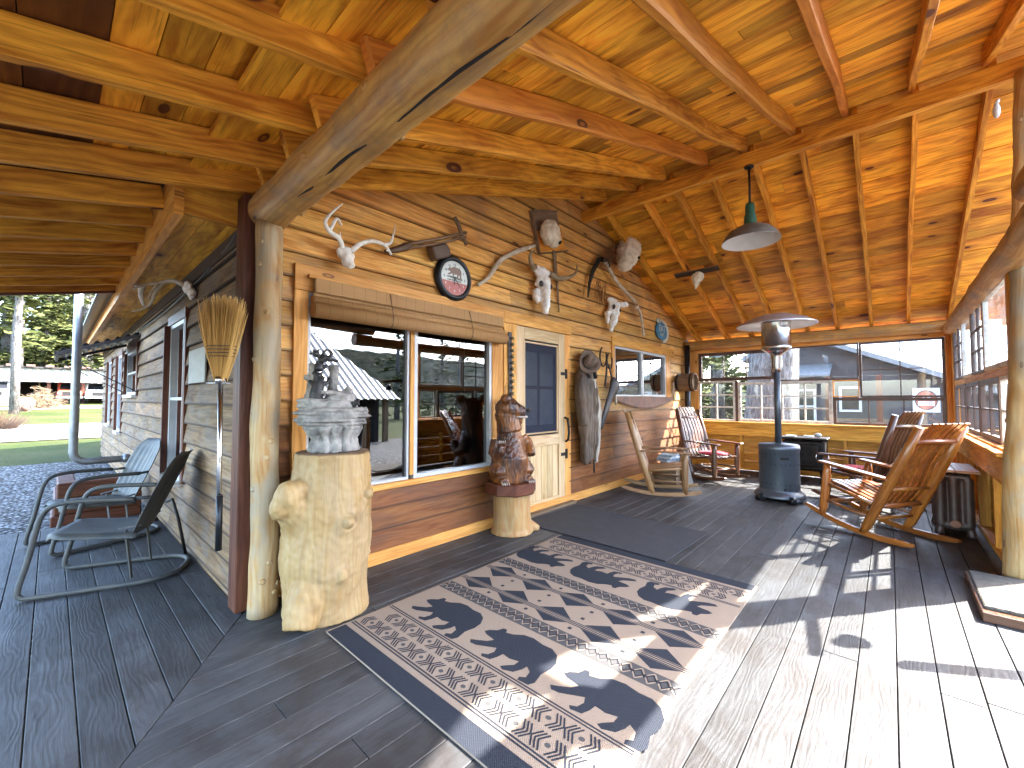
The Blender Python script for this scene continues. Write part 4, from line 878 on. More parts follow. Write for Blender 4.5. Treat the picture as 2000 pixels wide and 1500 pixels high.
# ================= FURNITURE AND FLOOR THINGS =================
def rug():
    s=N('rug tan weave'); o=s.obj(); sp=s.sep(o)
    w=s.ma('MULTIPLY',s.ma('SINE',s.ma('MULTIPLY',sp[0],620)),s.ma('SINE',s.ma('MULTIPLY',sp[1],620)))
    n=s.noise(s.vm('MULTIPLY',o,(60,400,1)),1,3)
    col=s.mix(n,(.31,.235,.175),(.19,.14,.10)); col=s.mix(s.ma('MULTIPLY',s.sst(w,0,1),.3),col,(.12,.09,.07))
    s.bsdf(col,.9,nor=s.bump(w,.5,.002),spec=.2); M['tan']=s.m
    s=N('rug navy weave'); o=s.obj(); sp=s.sep(o)
    w=s.ma('MULTIPLY',s.ma('SINE',s.ma('MULTIPLY',sp[0],620)),s.ma('SINE',s.ma('MULTIPLY',sp[1],620)))
    col=s.mix(s.ma('MULTIPLY',s.noise(o,300,2),.9),(.022,.026,.036),(.012,.014,.02)); col=s.mix(s.ma('MULTIPLY',s.sst(w,.2,1),.16),col,(.045,.04,.038))
    s.bsdf(col,.9,nor=s.bump(w,.5,.002),spec=.2); M['navy']=s.m
    s=N('rug grey weave'); o=s.obj(); s.bsdf(s.mix(s.noise(o,300,2),(.075,.07,.068),(.04,.038,.038)),.9,spec=.2); M['rgrey']=s.m
    mb=MB(); L,Wd=2.24,1.645; Z=[.0]
    fr=((1.06,.71,0),(1,0,0),(0,1,0),(0,0,1))
    mb.prism([(0,0),(L,0),(L,Wd),(0,Wd)],.002,.012,frame=fr,mi=0)
    def P(poly,l=1,mi=1): 
        mb.prism(poly,.0118+(l-1)*.0007,.0118+l*.0007,frame=fr,mi=mi,bot=False)
    def rect(x0,x1,y0,y1,l=1,mi=1): P([(x0,y0),(x1,y0),(x1,y1),(x0,y1)],l,mi)
    e=.012
    for fx in (lambda x:x,lambda x:L-x):
        F=lambda a,b,*k: rect(min(fx(a),fx(b)),max(fx(a),fx(b)),e,Wd-e,*k)
        F(0,.105); F(.138,.146); F(.154,.162)
        F(.385,.392); F(.400,.408)
        # zigzag band
        F(.772,.885,1,2)
        n=26; p=(Wd-2*e)/n
        def st(x0,y0,x1,y1,w,l=2,mi=1):
            a=Vector((fx(x0),y0)); b=Vector((fx(x1),y1)); d=(b-a).normalized(); q=Vector((-d.y,d.x))*w/2; pl=[a-q,b-q,b+q,a+q]
            area=sum(pl[i].x*pl[(i+1)%4].y-pl[(i+1)%4].x*pl[i].y for i in range(4)); pl=pl if area>0 else pl[::-1]
            P([tuple(v) for v in pl],l,mi)
        for k in range(n):
            y0=e+k*p;ym=y0+p/2;y1=y0+p
            for xa,xb in ((.785,.828),(.872,.829)):
                st(xa,y0,xb,ym,.007,3,0); st(xb,ym,xa,y1,.007,3,0); dx=.012 if xa<xb else -.012
                st(xa+dx,y0,xb+dx*.9,ym,.005,4,1)
                st(xb+dx*.9,ym,xa+dx,y1,.005,4,1)
        # chevron and diamonds band .165-.38
        n=10; p=(Wd-.06)/n
        for k in range(n):
            for row,xc in ((0,.215),(1,.325)):
                yc=.03+p*(k+.5+(0.0 if row==0 else .5))
                if yc>Wd-.06: continue
                a=.043; hp=p*.5
                for j in range(3):
                    q=j*.018; 
                    st(xc-a,yc-.0-q*.0-hp*.0-(.012+q),xc,yc-hp*.42-(.012+q)+.0,.008,1,1) if False else None
                for j in range(3):
                    off=.015+j*.0175
                    for sg in (-1,1):
                        st(xc-a,yc+sg*off,xc,yc+sg*(off+.027),.0075); st(xc,yc+sg*(off+.027),xc+a,yc+sg*off,.0075)
                c=[(fx(xc)+.011*math.cos(t),yc+.014*math.sin(t)) for t in [i*.7854 for i in range(8)]]; P(c,1,2)
        # bears
        for k in range(3):
            b=[]
            for (u,h) in bear:
                u-=.235; 
                if fx(0)==0: b.append((.418+h*1.06,[1.46,.924,.39][k]-u-.165+.0+ .0 +.0+.0+.0+.0+.0))
                else: b.append((L-(.418+h*1.06),Wd-([1.46,.924,.39][k]-u-.165)))
            b=[(x,y+.0) for x,y in b]
            area=sum(b[i][0]*b[(i+1)%len(b)][1]-b[(i+1)%len(b)][0]*b[i][1] for i in range(len(b)))
            P(b if area>0 else b[::-1],1,1)
        # double lines and half diamonds
        for x in (.975,.990,1.005): F(x,x+.007)
        n=5; p=(Wd-2*e)/n
        for k in range(n):
            yc=e+p*(k+.5)
            for tri in ([(.93,yc-.001),(.972,yc-.11),(.972,yc+.11)],) : pass
            d=[(fx(.902),yc),(fx(.972),yc-.115),(fx(.972),yc+.115)]
            if fx(0)!=0: d=d[::-1]
            P(d,1,1)
            y2=e+p*k
            q=[(fx(.935)+.011*a,y2+.011*b_) for a,b_ in ((-1,-1),(1,-1),(1,1),(-1,1))]
            if k: P(q,1,1)
            d=[(fx(1.016),yc+.115),(fx(1.016),yc-.115),(fx(1.105),yc)]
            if fx(0)!=0: d=d[::-1]
            P(d,1,1)
            q=[(fx(1.07)+.011*a,y2+.011*b_) for a,b_ in ((-1,-1),(1,-1),(1,1),(-1,1))]
            if k: P(q,1,1)
    o=mb.build('patterned_rug',[M['tan'],M['navy'],M['rgrey']]); tag(o,'tan and navy rug woven with black bears and zigzag bands','rug')
rug()
mb=MB(); mb.prism([(3.33,1.36),(4.30,1.33),(4.36,2.86),(3.34,2.92)],.001,.012); tag(mb.build('door_mat',M['matdark'],bev=.004),'plain dark ribbed mat lying in front of the screen door','mat')
# ---- big stump pedestal ----
t=T('stump_pedestal','tall pale peeled tree stump with a burl used as a pedestal','stump',(1.19,2.63,0))
mb=MB(); mb.tube([(1.185,2.64,.0),(1.185,2.64,.10),(1.175,2.64,.35),(1.19,2.63,.62),(1.20,2.62,.80),(1.205,2.62,.972)],[.255,.25,.262,.255,.225,.218],40)
mb.tube([(1.10,2.62,.5),(1.0,2.60,.64),(.925,2.575,.73)],[.17,.125,.085],16); mb.sphere((.93,2.56,.74),(.08,.08,.095)); mb.sphere((.885,2.57,.68),(.055,.06,.07)); mb.sphere((.965,2.55,.785),(.06,.06,.05))
mb.tube([(1.07,2.55,.22),(.985,2.49,.10),(.955,2.46,.02)],[.14,.10,.085],14); mb.sphere((.965,2.53,.05),(.06,.06,.06))
for p,r_ in (((1.335,2.425,.72),.035),((1.19,2.37,.58),.040),((1.16,2.375,.28),.03),((1.04,2.50,.70),.03),((1.35,2.45,.35),.02)): mb.sphere(p,(r_,r_,r_*1.1))
me=fuse(mb,.010,4,.018,5,None,.005,34)
for v in me.vertices: 
    if v.co.z>.972: v.co.z=.972
    if v.co.z<0.003: v.co.z=.003
    for c_,r_,h_ in (((1.335,2.40,.72),.055,.008),((1.19,2.36,.58),.06,.010),((1.16,2.37,.28),.045,.007),((1.35,2.43,.36),.03,.005)):
        q=(v.co-Vector(c_)).length; v.co+=Vector((.1,-1,0))*(-h_)*math.exp(-((q-r_*.62)/(r_*.16))**2)
        a_=h_*.8*math.exp(-((q-r_)/(r_*.25))**2); v.co+=Vector((-.1,-1,0))*a_
M['stump']=wood('debarked stump',(.60,.40,.18),(.45,.26,.09),(.22,.12,.05),.25,.55,.05,grey=(.44,.35,.24),gamt=.35,kn=(1.5,1.5),fine=.3,bump=.35)
put(me,'stump_wood',M['stump'],t)
mb=MB(); mb.lathe([(.0,.9735),(.212,.9735),(.212,.972)],(1.205,2.62,0),40,sm=False); mb.build('cut_top',M['oldwood'],t)
# ---- stone fountain with cubs ----
t=T('bear_fountain','grey rock fountain statue with small dark bears climbing a trunk','statue',(1.21,2.62,.972))
rv=Vector((.91,-.42,0)); dv=Vector((.42,.91,0)); sc_=1/318
def Q(px,py,dp=0): return Vector((1.205,2.615,.975))+rv*((px-652)*sc_)+dv*dp+Vector((0,0,(888-py)*sc_))
mb=MB()
def disc(px,py,rx,ry,h):   # flat irregular rock layer
    c=Q(px,py); n=18; ph=R.random()*9; vs=[]
    for z,q in ((-h,.86),(-h*.5,1),(h*.5,.97),(h,.85)):
        for k in range(n):
            a=6.2832*k/n; w=q*(1+.16*nz((math.cos(a)*1.6,math.sin(a)*1.6,ph))); vs.append(c+rv*(math.cos(a)*rx*w*sc_)+dv*(math.sin(a)*ry*w*sc_)+Vector((0,0,z*sc_)))
    fs=[(j*n+k,j*n+(k+1)%n,(j+1)*n+(k+1)%n,(j+1)*n+k) for j in range(3) for k in range(n)]+[list(range(n))[::-1],list(range(3*n,4*n))]
    mb.add(vs,fs)
for k in range(13):
    a=k*.4833; mb.tube([Q(652+42*math.cos(a),888,.11*math.sin(a)),Q(652+37*math.cos(a),862,.10*math.sin(a)),Q(652+47*math.cos(a),838,.12*math.sin(a))],[.030,.019,.034],7,.25,14)
disc(652,878,40,34,11); disc(652,860,36,30,12)
for py_,w,o in ((846,50,0),(839,56,-2),(832,64,2),(825,68,-3),(818,71,1),(811,69,-1),(805,66,3)): disc(650+o,py_,w,w*.72,4.2)
for py_,w,x in ((798,40,620),(792,38,626),(787,34,616),(796,42,655),(790,36,658),(783,30,662),(776,24,668),(771,30,640)): disc(x,py_,w,w*.8,3.6)
mb.tube([Q(676,776,.02),Q(678,764,.02),Q(674,757,.02)],[.035,.028,.012],7,.4,12)
mb.tube([Q(610,790,.05),Q(611,760,.055),Q(612,735,.055),Q(613,712,.05)],[.048,.034,.032,.028],9,.4,12); mb.sphere(Q(603,740,.05),(.03,.03,.018)); mb.sphere(Q(618,716,.03),(.04,.03,.014))
mb.tube([Q(648,775,.03),Q(650,745,.03),Q(650,714,.03)],[.036,.026,.031],10,.3,14)
mb.tube([Q(690,812,0),Q(716,806,0)],[.03,.02],7,.4,12)
put(fuse(mb,.0062,1,.006,22,None,.0045,60),'rock_base',M['stone'],t)
mb=MB(); c=Q(668,801); mb.lathe([(0,c.z),(.10,c.z),(.105,c.z-.004)],(c.x,c.y,0),20,wob=.2); mb.build('basin_water',M['black'],t)
def cub(parts):
    m_=MB()
    for P_,r_ in parts:
        if len(P_)==1: m_.sphere(Q(*P_[0]),r_[0])
        else: m_.tube([Q(*p) for p in P_],r_,9)
    put(fuse(m_,.0050,1,.0025,50),'bear_cub',M['cub'],t)
cub([([(617,790,-.04),(620,775,-.04),(622,757,-.03),(622,744,-.02)],[.036,.043,.036,.026]),([(612,790,-.04),(607,802,-.05),(606,809,-.07)],[.028,.020,.018]),([(627,788,-.05),(634,797,-.06),(632,809,-.07)],[.028,.020,.018]),
    ([(622,740,-.03)],[.028]),([(628,742,-.06),(633,743,-.075)],[.016,.010]),([(615,733,-.03)],[.009]),([(629,732,-.03)],[.009]),([(630,756,-.03),(640,750,-.02),(641,741,0)],[.017,.013,.011]),([(613,755,-.02),(606,748,0)],[.016,.012])])
cub([([(622,727,-.01),(623,717,0),(624,709,0)],[.027,.028,.022]),([(628,706,-.02)],[.022]),([(634,708,-.04),(639,709,-.045)],[.012,.008]),([(622,699,-.01)],[.007]),([(617,730,-.01),(612,736,-.01)],[.014,.011]),([(632,722,-.01),(638,716,0)],[.012,.010])])
cub([([(620,703,0),(632,702,0),(643,703,0)],[.019,.022,.019]),([(617,694,-.01)],[.021]),([(611,694,-.03),(606,696,-.035)],[.010,.007]),([(612,687,0)],[.008]),([(622,686,-.01)],[.008]),
    ([(627,698,0),(632,688,0),(637,684,0)],[.011,.009,.008]),([(642,700,0),(646,691,0),(640,684,0)],[.013,.010,.008]),([(645,705,0),(656,707,0),(658,704,0)],[.012,.009,.008])])
cub([([(683,797,-.07),(690,795,-.06)],[.020,.024]),([(693,791,-.08)],[.017]),([(689,786,-.08)],[.006]),([(698,786,-.08)],[.006]),([(696,794,-.10)],[.010])])
# ---- carved bear on slab stump ----
t=T('stump_stool','short orange log stump topped by a dark octagonal slab','stump',(3.08,2.8,0))
mb=MB(); mb.tube([(3.085,2.80,.0),(3.085,2.80,.05),(3.08,2.80,.16),(3.08,2.80,.39)],[.215,.195,.182,.185],28,.05,5); mb.tube([(3.2,2.72,.08),(3.27,2.66,.02),(3.30,2.64,.0)],[.05,.05,.045],10)
me=fuse(mb,.012,3,.008,8); 
for v in me.vertices: v.co.z=min(.388,max(.003,v.co.z))
M['stump2']=wood('orange peeled stump',(.58,.38,.17),(.48,.20,.05),(.30,.10,.03),.4,.5,.1,grey=(.55,.45,.30),gamt=.5,kn=(3,2)); put(me,'stump_wood',M['stump2'],t)
mb=MB(); mb.prism([(3.06+.262*math.cos(a+.2),2.79+.25*math.sin(a+.2)) for a in [k*math.pi/4 for k in range(8)]],.39,.50); mb.build('slab',M['trim_dark'],t,bev=.01)
t=T('carved_bear','chainsaw carved brown wooden bear standing on a stump by the door','carving',(3.07,2.8,.5))
bx,by,bz=3.07,2.80,.50; fd=Vector((-.35,-.94,0)); sd_=Vector((.94,-.35,0))  # facing the porch
def B(f,s_,z): return Vector((bx,by,bz+z))+fd*f+sd_*s_
mb=MB(); mb.tube([B(0,0,.0),B(.0,0,.10),B(.02,0,.20),B(.0,0,.32),B(-.01,0,.42),B(0,0,.50)],[.16,.165,.15,.115,.095,.085],18,flat=1)
for sg in (-1,1):
    mb.tube([B(.02,sg*.10,.02),B(.05,sg*.12,.10),B(.03,sg*.10,.17)],[.07,.085,.06],10); mb.tube([B(.08,sg*.11,.02),B(.15,sg*.12,.015)],[.045,.035],8)
mb.tube([B(.0,-.12,.34),B(.02,-.155,.24),B(.07,-.15,.22),B(.11,-.135,.27),B(.12,-.13,.315)],[.05,.048,.045,.042,.034],10)
mb.tube([B(.02,.11,.36),B(.05,.15,.31),B(.09,.15,.26),B(.11,.14,.22)],[.05,.046,.042,.045],10)
hd=(fd*.45+sd_*.9).normalized(); hs=Vector((-hd.y,hd.x,0))
def H(f,s_,z): return B(.01,0,.58)+hd*f+hs*s_+Vector((0,0,z))
mb.sphere(H(-.02,0,.025),(.108,.108,.095)); mb.sphere(H(-.03,0,-.03),(.10,.10,.09)); mb.tube([B(0,0,.42),B(.0,-.01,.50),H(-.03,0,-.02)],[.105,.10,.095],14); mb.tube([H(.03,0,.01),H(.09,0,-.004),H(.130,0,-.010)],[.078,.060,.042],12); mb.tube([H(.02,0,-.045),H(.07,0,-.066),H(.105,0,-.07)],[.055,.042,.030],10)
for sg in (-1,1): (mb.tube([H(-.045,sg*.07,.06),H(-.04,sg*.095,.098)],[.035,.03],10), mb.sphere(H(-.035,sg*.10,.105),(.046,.046,.042)))
me=fuse(mb,.007,2,.003,12,2,.006,110)
for v in me.vertices: v.co.z=max(bz+.001,v.co.z)
M['bearwood']=wood('carved bear wood',(.12,.036,.012),(.035,.012,.006),(.03,.012,.006),.2,.4,.05,grey=(.42,.14,.022),gamt=.8,gs=2.6,kn=(2,2),fine=.9,bump=1.0,spec=.5,dark=.1); put(me,'bear_body',M['bearwood'],t)
M['claw']=plain('pale carved claws',(.45,.36,.30),.5)
mb=MB(); mb.sphere(H(.160,0,.012),(.023,.023,.017)); mb.sphere(H(.055,-.055,.062),.013); mb.sphere(H(.055,.055,.062),.013); mb.build('nose_and_eyes',M['leather_dk'],t)
mb=MB(); mb.tube([H(.05,-.056,-.040),H(.10,-.044,-.044),H(.142,0,-.044),H(.10,.044,-.044),H(.05,.056,-.040)],[.007,.009,.010,.009,.007],6)
for k in range(4): mb.tube([B(.125,-.155+k*.016,.33),B(.14,-.155+k*.016,.352)],[.007,.003],5); mb.tube([B(.17,-.15+k*.018,.018),B(.19,-.15+k*.018,.006)],[.008,.004],5); mb.tube([B(.17,.09+k*.018,.018),B(.19,.09+k*.018,.006)],[.008,.004],5)
mb.build('claws_and_teeth',M['claw'],t)
for o in D.objects:
    if o.parent==t:
        for v in o.data.vertices: v.co=Vector((bx-.02,by,bz))+Vector((v.co.x-bx,v.co.y-by,v.co.z-bz))*1.17
# ---- rocking chairs ----
def rocker(name,label,mat,slatm,loc,rz,cushion=False):
    t=T(name,label,'rocking chair',loc,'log rocking chairs on the porch',local=True,rz=math.radians(rz))
    for sg in (-1,1):
        mb=MB(); y=sg*.27; P=[];n=12
        for k in range(n+1):
            x=-.56+1.02*k/n; P.append(Vector((x,y,.021+.26*(x+.02)**2)))
        for k in range(n): pass
        vs=[];fs=[]
        for p in P:
            e=.052 if 0<P.index(p)<n else .028
            for a,b in ((-1,-.4),(1,-.4),(1,.6),(-1,.6)): vs.append(p+Vector((0,a*.018,b*e)))
        for k in range(n):
            for j in range(4): fs.append((k*4+j,k*4+(j+1)%4,k*4+4+(j+1)%4,k*4+4+j))
        fs+=[(3,2,1,0),(n*4,n*4+1,n*4+2,n*4+3)]; mb.add(vs,fs); mb.build('runner',mat,t,bev=.006)
        mb=MB(); mb.tube([(.27,y,.045),(.262,y,.12),(.262,y,.32),(.268,y,.50),(.27,y,.575)],[.026,.039,.042,.040,.026],10,.14,9); mb.build('front_leg',mat,t)
        mb=MB(); mb.tube([(-.14,y,.035),(-.17,y,.10),(-.27,y,.42),(-.385,y*.97,.80),(-.48,y*.95,1.12)],[.026,.040,.043,.041,.032],10,.13,9); mb.build('back_leg',mat,t)
        mb=MB(); mb.beam((-.32,y,.60),(.36,y,.585),.085,.022,(0,0,1),seg=4,wob=.004); mb.build('arm',mat,t,bev=.007)
        mb=MB(); mb.tube([(-.24,y,.33),(.265,y,.38)],.018,8,.1); mb.tube([(-.20,y,.20),(.265,y,.20)],.014,8,.1); mb.build('side_rail',mat,t)
    for nm,p0,p1,r_ in (('front_rung',(.265,-.27,.18),(.265,.27,.18),.026),('front_rung',(.268,-.27,.37),(.268,.27,.37),.022),('back_rung',(-.25,-.27,.33),(-.25,.27,.33),.022),('back_rung',(-.20,-.27,.19),(-.20,.27,.19),.018),('back_rung',(-.30,-.27,.50),(-.30,.27,.50),.020),('back_rung',(-.445,-.26,.98),(-.445,.26,.98),.026)):
        mb=MB(); mb.tube([p0,((p0[0]+p1[0])/2,0,p0[2]),p1],[r_*.8,r_,r_*.8],9,.15,7); mb.build(nm,mat,t)
    def strip(P,w,th):
        mb=MB(); vs=[];n=len(P)-1
        for i,p in enumerate(P):
            a=Vector(P[max(0,i-1)]);b=Vector(P[min(n,i+1)]);d=(b-a).normalized();u=Vector((0,1,0));q=d.cross(u)
            for s1,s2 in ((-1,-1),(1,-1),(1,1),(-1,1)): vs.append(Vector(p)+u*s1*w/2+q*s2*th/2)
        fs=[(k*4+j,k*4+(j+1)%4,k*4+4+(j+1)%4,k*4+4+j) for k in range(n) for j in range(4)]+[(3,2,1,0),(n*4,n*4+1,n*4+2,n*4+3)]
        mb.add(vs,fs); return mb
    for k in range(6):
        y=-.1875+k*.075; yb=y*.98
        P=[(.295,y,.375),(.25,y,.40),(.15,y,.393),(.0,y,.365),(-.12,y,.345),(-.21,y,.34)]
        strip(P,.054,.014).build('seat_slat',slatm,t,bev=.003)
        P=[(-.215,yb,.345),(-.275,yb,.46),(-.31,yb,.60),(-.34,yb,.74),(-.40,yb,.90),(-.475,yb,1.06),(-.545,yb,1.16)]
        strip(P,.056,.014).build('back_slat',slatm,t,bev=.003)
    if cushion:
        mb=MB(); mb.sphere((.04,0,.415),(.24,.23,.035),20,8); put(mb.mesh('cushion'),'cushion',M['red'],t)
    return t
r1=rocker('rocking_chair','pale worn log rocking chair angled by the magazines against the cabin wall',M['rocker_pale'],M['rocker_pale'],(5.80,2.38,0),-67)
rocker('rocking_chair','dark log rocking chair with a red seat cushion in the far cabin corner',M['slat'],M['slat'],(7.38,2.22,0),-112,True)
r2=rocker('rocking_chair','glossy orange brown rocking chair nearest the radiator, back towards the photographer',M['rocker'],M['rocker'],(5.54,.19,0),55); bpy.context.view_layer.update()
_r=r2; _r.rotation_euler=(Matrix.Rotation(math.radians(55),4,'Z')@Matrix.Rotation(math.radians(-8),4,'Y')).to_euler(); _r.location.z=.021
rocker('rocking_chair','dark rocking chair half hidden behind the glossy orange brown one',M['slat'],M['slat'],(6.95,.28,0),64,True)
# ---- patio heater ----
M['alu']=plain('dull aluminium',(.55,.54,.56),.38,.75,nz=.15)
t=T('patio_heater','tall grey patio heater with a wide round reflector','heater',(6.42,1.10,0))
c=(6.42,1.10,0)
mb=MB(); mb.lathe([(.0,.06),(.24,.06),(.29,.045),(.295,.06),(.27,.10),(.235,.12),(.23,.14)],c,36); mb.tube([(6.3,.86,.03),(6.2,.92,.03)],.03,10); mb.build('base',M['heater'],t)
for q in ([(6.23,1.30,.045),(6.17,1.24,.045)],[(6.16,.95,.045),(6.19,.90,.045)]): mb=MB(); mb.tube(q,.045,12); mb.build('wheel',M['black'],t)
mb=MB(); mb.lathe([(.225,.12),(.228,.14),(.228,.64),(.235,.65),(.235,.69),(.22,.715),(.08,.73),(.05,.735),(.0,.735)],c,40)
tank=mb.build('tank_cover',M['heater'],t)
mb=MB()
for z,n in ((.60,26),(.47,26),(.22,26)):
    for k in range(n):
        a=6.28*k/n; o=Vector((c[0]+.2275*math.cos(a),c[1]+.2275*math.sin(a),z)); mb.beam(o-Vector((0,0,.012)),o+Vector((0,0,.012)),.006,.004,(math.cos(a),math.sin(a),0))
a=math.radians(205)
for dz,w in ((.55,.09),(.16,.02)):
    o=Vector((c[0]+.229*math.cos(a),c[1]+.229*math.sin(a),dz)); tdir=Vector((-math.sin(a),math.cos(a),0)); mb.beam(o-tdir*w/2,o+tdir*w/2,.03,.004,(math.cos(a),math.sin(a),0))
mb.build('vent_slots',M['dark'],tank)
mb=MB(); mb.tube([(c[0],c[1],.73),(c[0],c[1],1.72)],.038,16); mb.build('pole',M['heater'],t)
mb=MB(); mb.lathe([(.04,1.66),(.055,1.68),(.062,1.72),(.062,1.86),(.075,1.90),(.125,1.93),(.172,1.965),(.175,2.0),(.168,2.005),(.168,2.30),(.175,2.32),(.0,2.33)],c,32); mb.build('burner',M['chrome'],t)
mb=MB(); mb.lathe([(.0,2.44),(.15,2.42),(.33,2.36),(.455,2.29),(.46,2.275),(.455,2.272),(.33,2.325),(.15,2.35),(.0,2.35)],c,48); mb.build('reflector_dome',M['alu'],t)
# ---- wood stove ----
t=T('wood_stove','black cast iron wood stove against the window wall','stove',(8.17,1.03,0))
mb=MB(); mb.box(7.97,8.40,.76,1.31,.18,.66); st=mb.build('firebox',M['iron'],t,bev=.03)
mb=MB(); mb.box(7.93,8.44,.72,1.35,.665,.70); mb.build('top_plate',M['iron'],t,bev=.012)
mb=MB(); mb.box(7.90,7.968,.84,1.23,.26,.60); dr=mb.build('door',M['iron'],t,bev=.015)
for i in range(3):
    for j in range(2): mb=MB(); mb.box(7.894,7.901,.92+i*.085,.98+i*.085,.42+j*.085,.48+j*.085); mb.build('door_light',M['dark'],dr)
    mb=MB(); mb.box(7.894,7.901,.92+i*.085,.96+i*.085,.31,.35); mb.build('air_hole',M['dark'],dr)

mb=MB(); mb.tube([(7.9,.86,.45),(7.86,.86,.45),(7.86,.86,.37)],.008,7); mb.build('handle',M['chrome'],dr)
for x in (8.0,8.37):
    for y in (.80,1.27): mb=MB(); mb.tube([(x,y,.19),(x-.01,y,.08),(x-.03,y,.0)],[.04,.022,.035],8); mb.build('leg',M['iron'],t)
for p,q in (((8.05,1.15),(8.20,1.28)),((8.1,.92),(8.28,1.05))): mb=MB(); mb.box(p[0],q[0],p[1],q[1],.702,.715); o=mb.build('paper_stack',M['white']); tag(o,'small white paper pad on the %s of the wood stove'%('left half' if p[1]>1 else 'right half'),'paper')
mb=MB(); mb.sphere((8.15,.86,.735),(.05,.05,.032)); tag(mb.build('white_bowl',M['white']),'small round white bowl at the right end of the wood stove','bowl')
# ---- radiator with table top ----
t=T('radiator_table','cast iron radiator with a wooden board top used as a side table','radiator',(6.0,-.43,0))
for k in range(7):
    mb=MB(); x=5.82+k*.075
    for y in (-.335,-.43,-.525): mb.tube([(x,y,.10),(x,y,.54)],.041,10,flat=1.0,up=(0,1,0))
    mb.tube([(x,-.32,.56),(x,-.54,.56)],.036,10); mb.tube([(x,-.32,.10),(x,-.54,.10)],.036,10)
    if k in (0,6): mb.tube([(x,-.33,.08),(x-.01,-.32,0)],[.03,.04],8); mb.tube([(x,-.53,.08),(x-.01,-.54,0)],[.03,.04],8)
    put(fuse(mb,.011,2),'section',M['radiator'],t)
mb=MB(); mb.tube([(5.765,-.43,.12),(5.78,-.43,.12)],[.035,.035],14); mb.build('end_nut',M['rust'],t)
mb=MB(); mb.box(5.74,6.42,-.60,-.44,.605,.63); mb.box(5.74,6.42,-.437,-.27,.605,.63); mb.build('table_top',M['rocker_pale'],t,bev=.004)
# ---- box step with sisal mat ----
mb=MB(); mb.box(3.70,4.50,-1.02,-.37,.0,.055); mb.box(3.72,4.48,-1.0,-.39,-.25,-.001); tag(mb.build('wooden_step',M['slat'],bev=.004),'low brown wooden platform at the foot of the tall post','step')
s=N('sisal'); o=s.obj(); w=s.ma('SINE',s.ma('MULTIPLY',s.ma('ADD',s.sep(o)[0],s.ma('MULTIPLY',s.noise(o,30,2),.02)),300)); s.bsdf(s.mix(s.sst(w,-1,1),(.24,.20,.15),(.46,.40,.32)),.95,nor=s.bump(w,.9,.006)); M['sisal']=s.m
mb=MB(); mb.box(3.76,4.47,-.99,-.385,.0555,.075); tag(mb.build('sisal_mat',M['sisal'],bev=.006),'thick woven sisal mat on the low platform beside the tall post','mat')
# ---- metal lawn chairs ----
def metal(label,loc,rz):
    t=T('metal_chair',label,'lawn chair',loc,'metal lawn chairs by the grey wall',local=True,rz=math.radians(rz))
    for sg in (1,):
        y=.275; P=[(-.17,y,.60),(.10,y,.615),(.24,y,.60),(.30,y,.54),(.33,y,.42),(.36,y,.25),(.40,y,.07),(.385,y,.025),(.32,y,.017),(0,y,.017),(-.22,y*.97,.017),(-.34,y*.75,.017),(-.40,y*.35,.017)]
        P=P+[(p[0],-p[1],p[2]) for p in P[::-1]]
        mb=MB(); mb.tube(smooth_pts(P,4),.0165,10); mb.build('tube_frame',M['chair'],t)
    def shell(name,f,nu,nv,th):
        mb=MB(); vs=[]
        for k in (0,1):
            for i in range(nu+1):
                for j in range(nv+1):
                    p=f(i/nu,j/nv*2-1); vs.append(Vector(p)+Vector((0,0,-th*k)) if name=='seat' else Vector(p)+Vector((-th*k,0,-th*k*.3)))
        n=(nu+1)*(nv+1); ix=lambda i,j:i*(nv+1)+j; fs=[]
        for i in range(nu):
            for j in range(nv): fs.append((ix(i,j),ix(i+1,j),ix(i+1,j+1),ix(i,j+1))); fs.append((n+ix(i,j+1),n+ix(i+1,j+1),n+ix(i+1,j),n+ix(i,j)))
        bd=[ix(0,j) for j in range(nv+1)]+[ix(i,nv) for i in range(1,nu+1)]+[ix(nu,j) for j in range(nv-1,-1,-1)]+[ix(i,0) for i in range(nu-1,0,-1)]
        for a,b in zip(bd,bd[1:]+bd[:1]): fs.append((a,b,n+b,n+a))
        mb.add(vs,fs,None,None,True); return mb.build(name,M['chair'],t)
    def seat(u,v):
        w=.235*(1-.35*max(0,(.25-u)/.25)**2.0*1) ; x=.33-.50*u; z=.405-.05*u-.02*math.sin(u*3.1)*(1-v*v); 
        if u<.06: z-=.03*(1-u/.06)
        if abs(v)>.93: z-=.035
        return (x,v*w,z)
    def back(u,v):
        w=.215+.03*math.sin(u*3.14)- .10*max(0,(u-.8)/.2)**2
        x=-.15-.22*u-.02*u*u; z=.34+.56*u; x-=.035*(1-v*v)-.01; x+= .0035*math.cos(v*20)*(1 if .12<u<.85 else 0)
        if u>.97: x-=.012
        return (x,v*w,z)
    shell('seat',seat,14,18,.006); shell('backrest',back,16,40,.006)
    for y in (-.19,.19): mb=MB(); mb.beam((-.17,y,.36),(-.12,y,.02),.03,.012,(1,0,0)) if False else mb.beam((-.19,y,.40),(-.06,y,.38),.03,.01,(0,0,1)); mb.beam((-.10,y,.37),(-.14,y,.03),.035,.008,(1,0,0)); mb.build('bracket',M['chair'],t)
    mb=MB(); 
    for y in (-.26,.26): mb.tube([(-.17,y,.60),(-.25,y*.9,.60)],.012,8)
    mb.build('arm_bolt',M['chair'],t)
    return t
mc1=metal('nearer grey metal lawn chair with its seat edge towards the yard',(.36,4.27,0),157)
copytree(mc1,(.34,5.50,0),196,'farther grey metal lawn chair showing the front of its ribbed back')
D.objects['metal_chair.001'].rotation_euler=(0,0,math.radians(196))
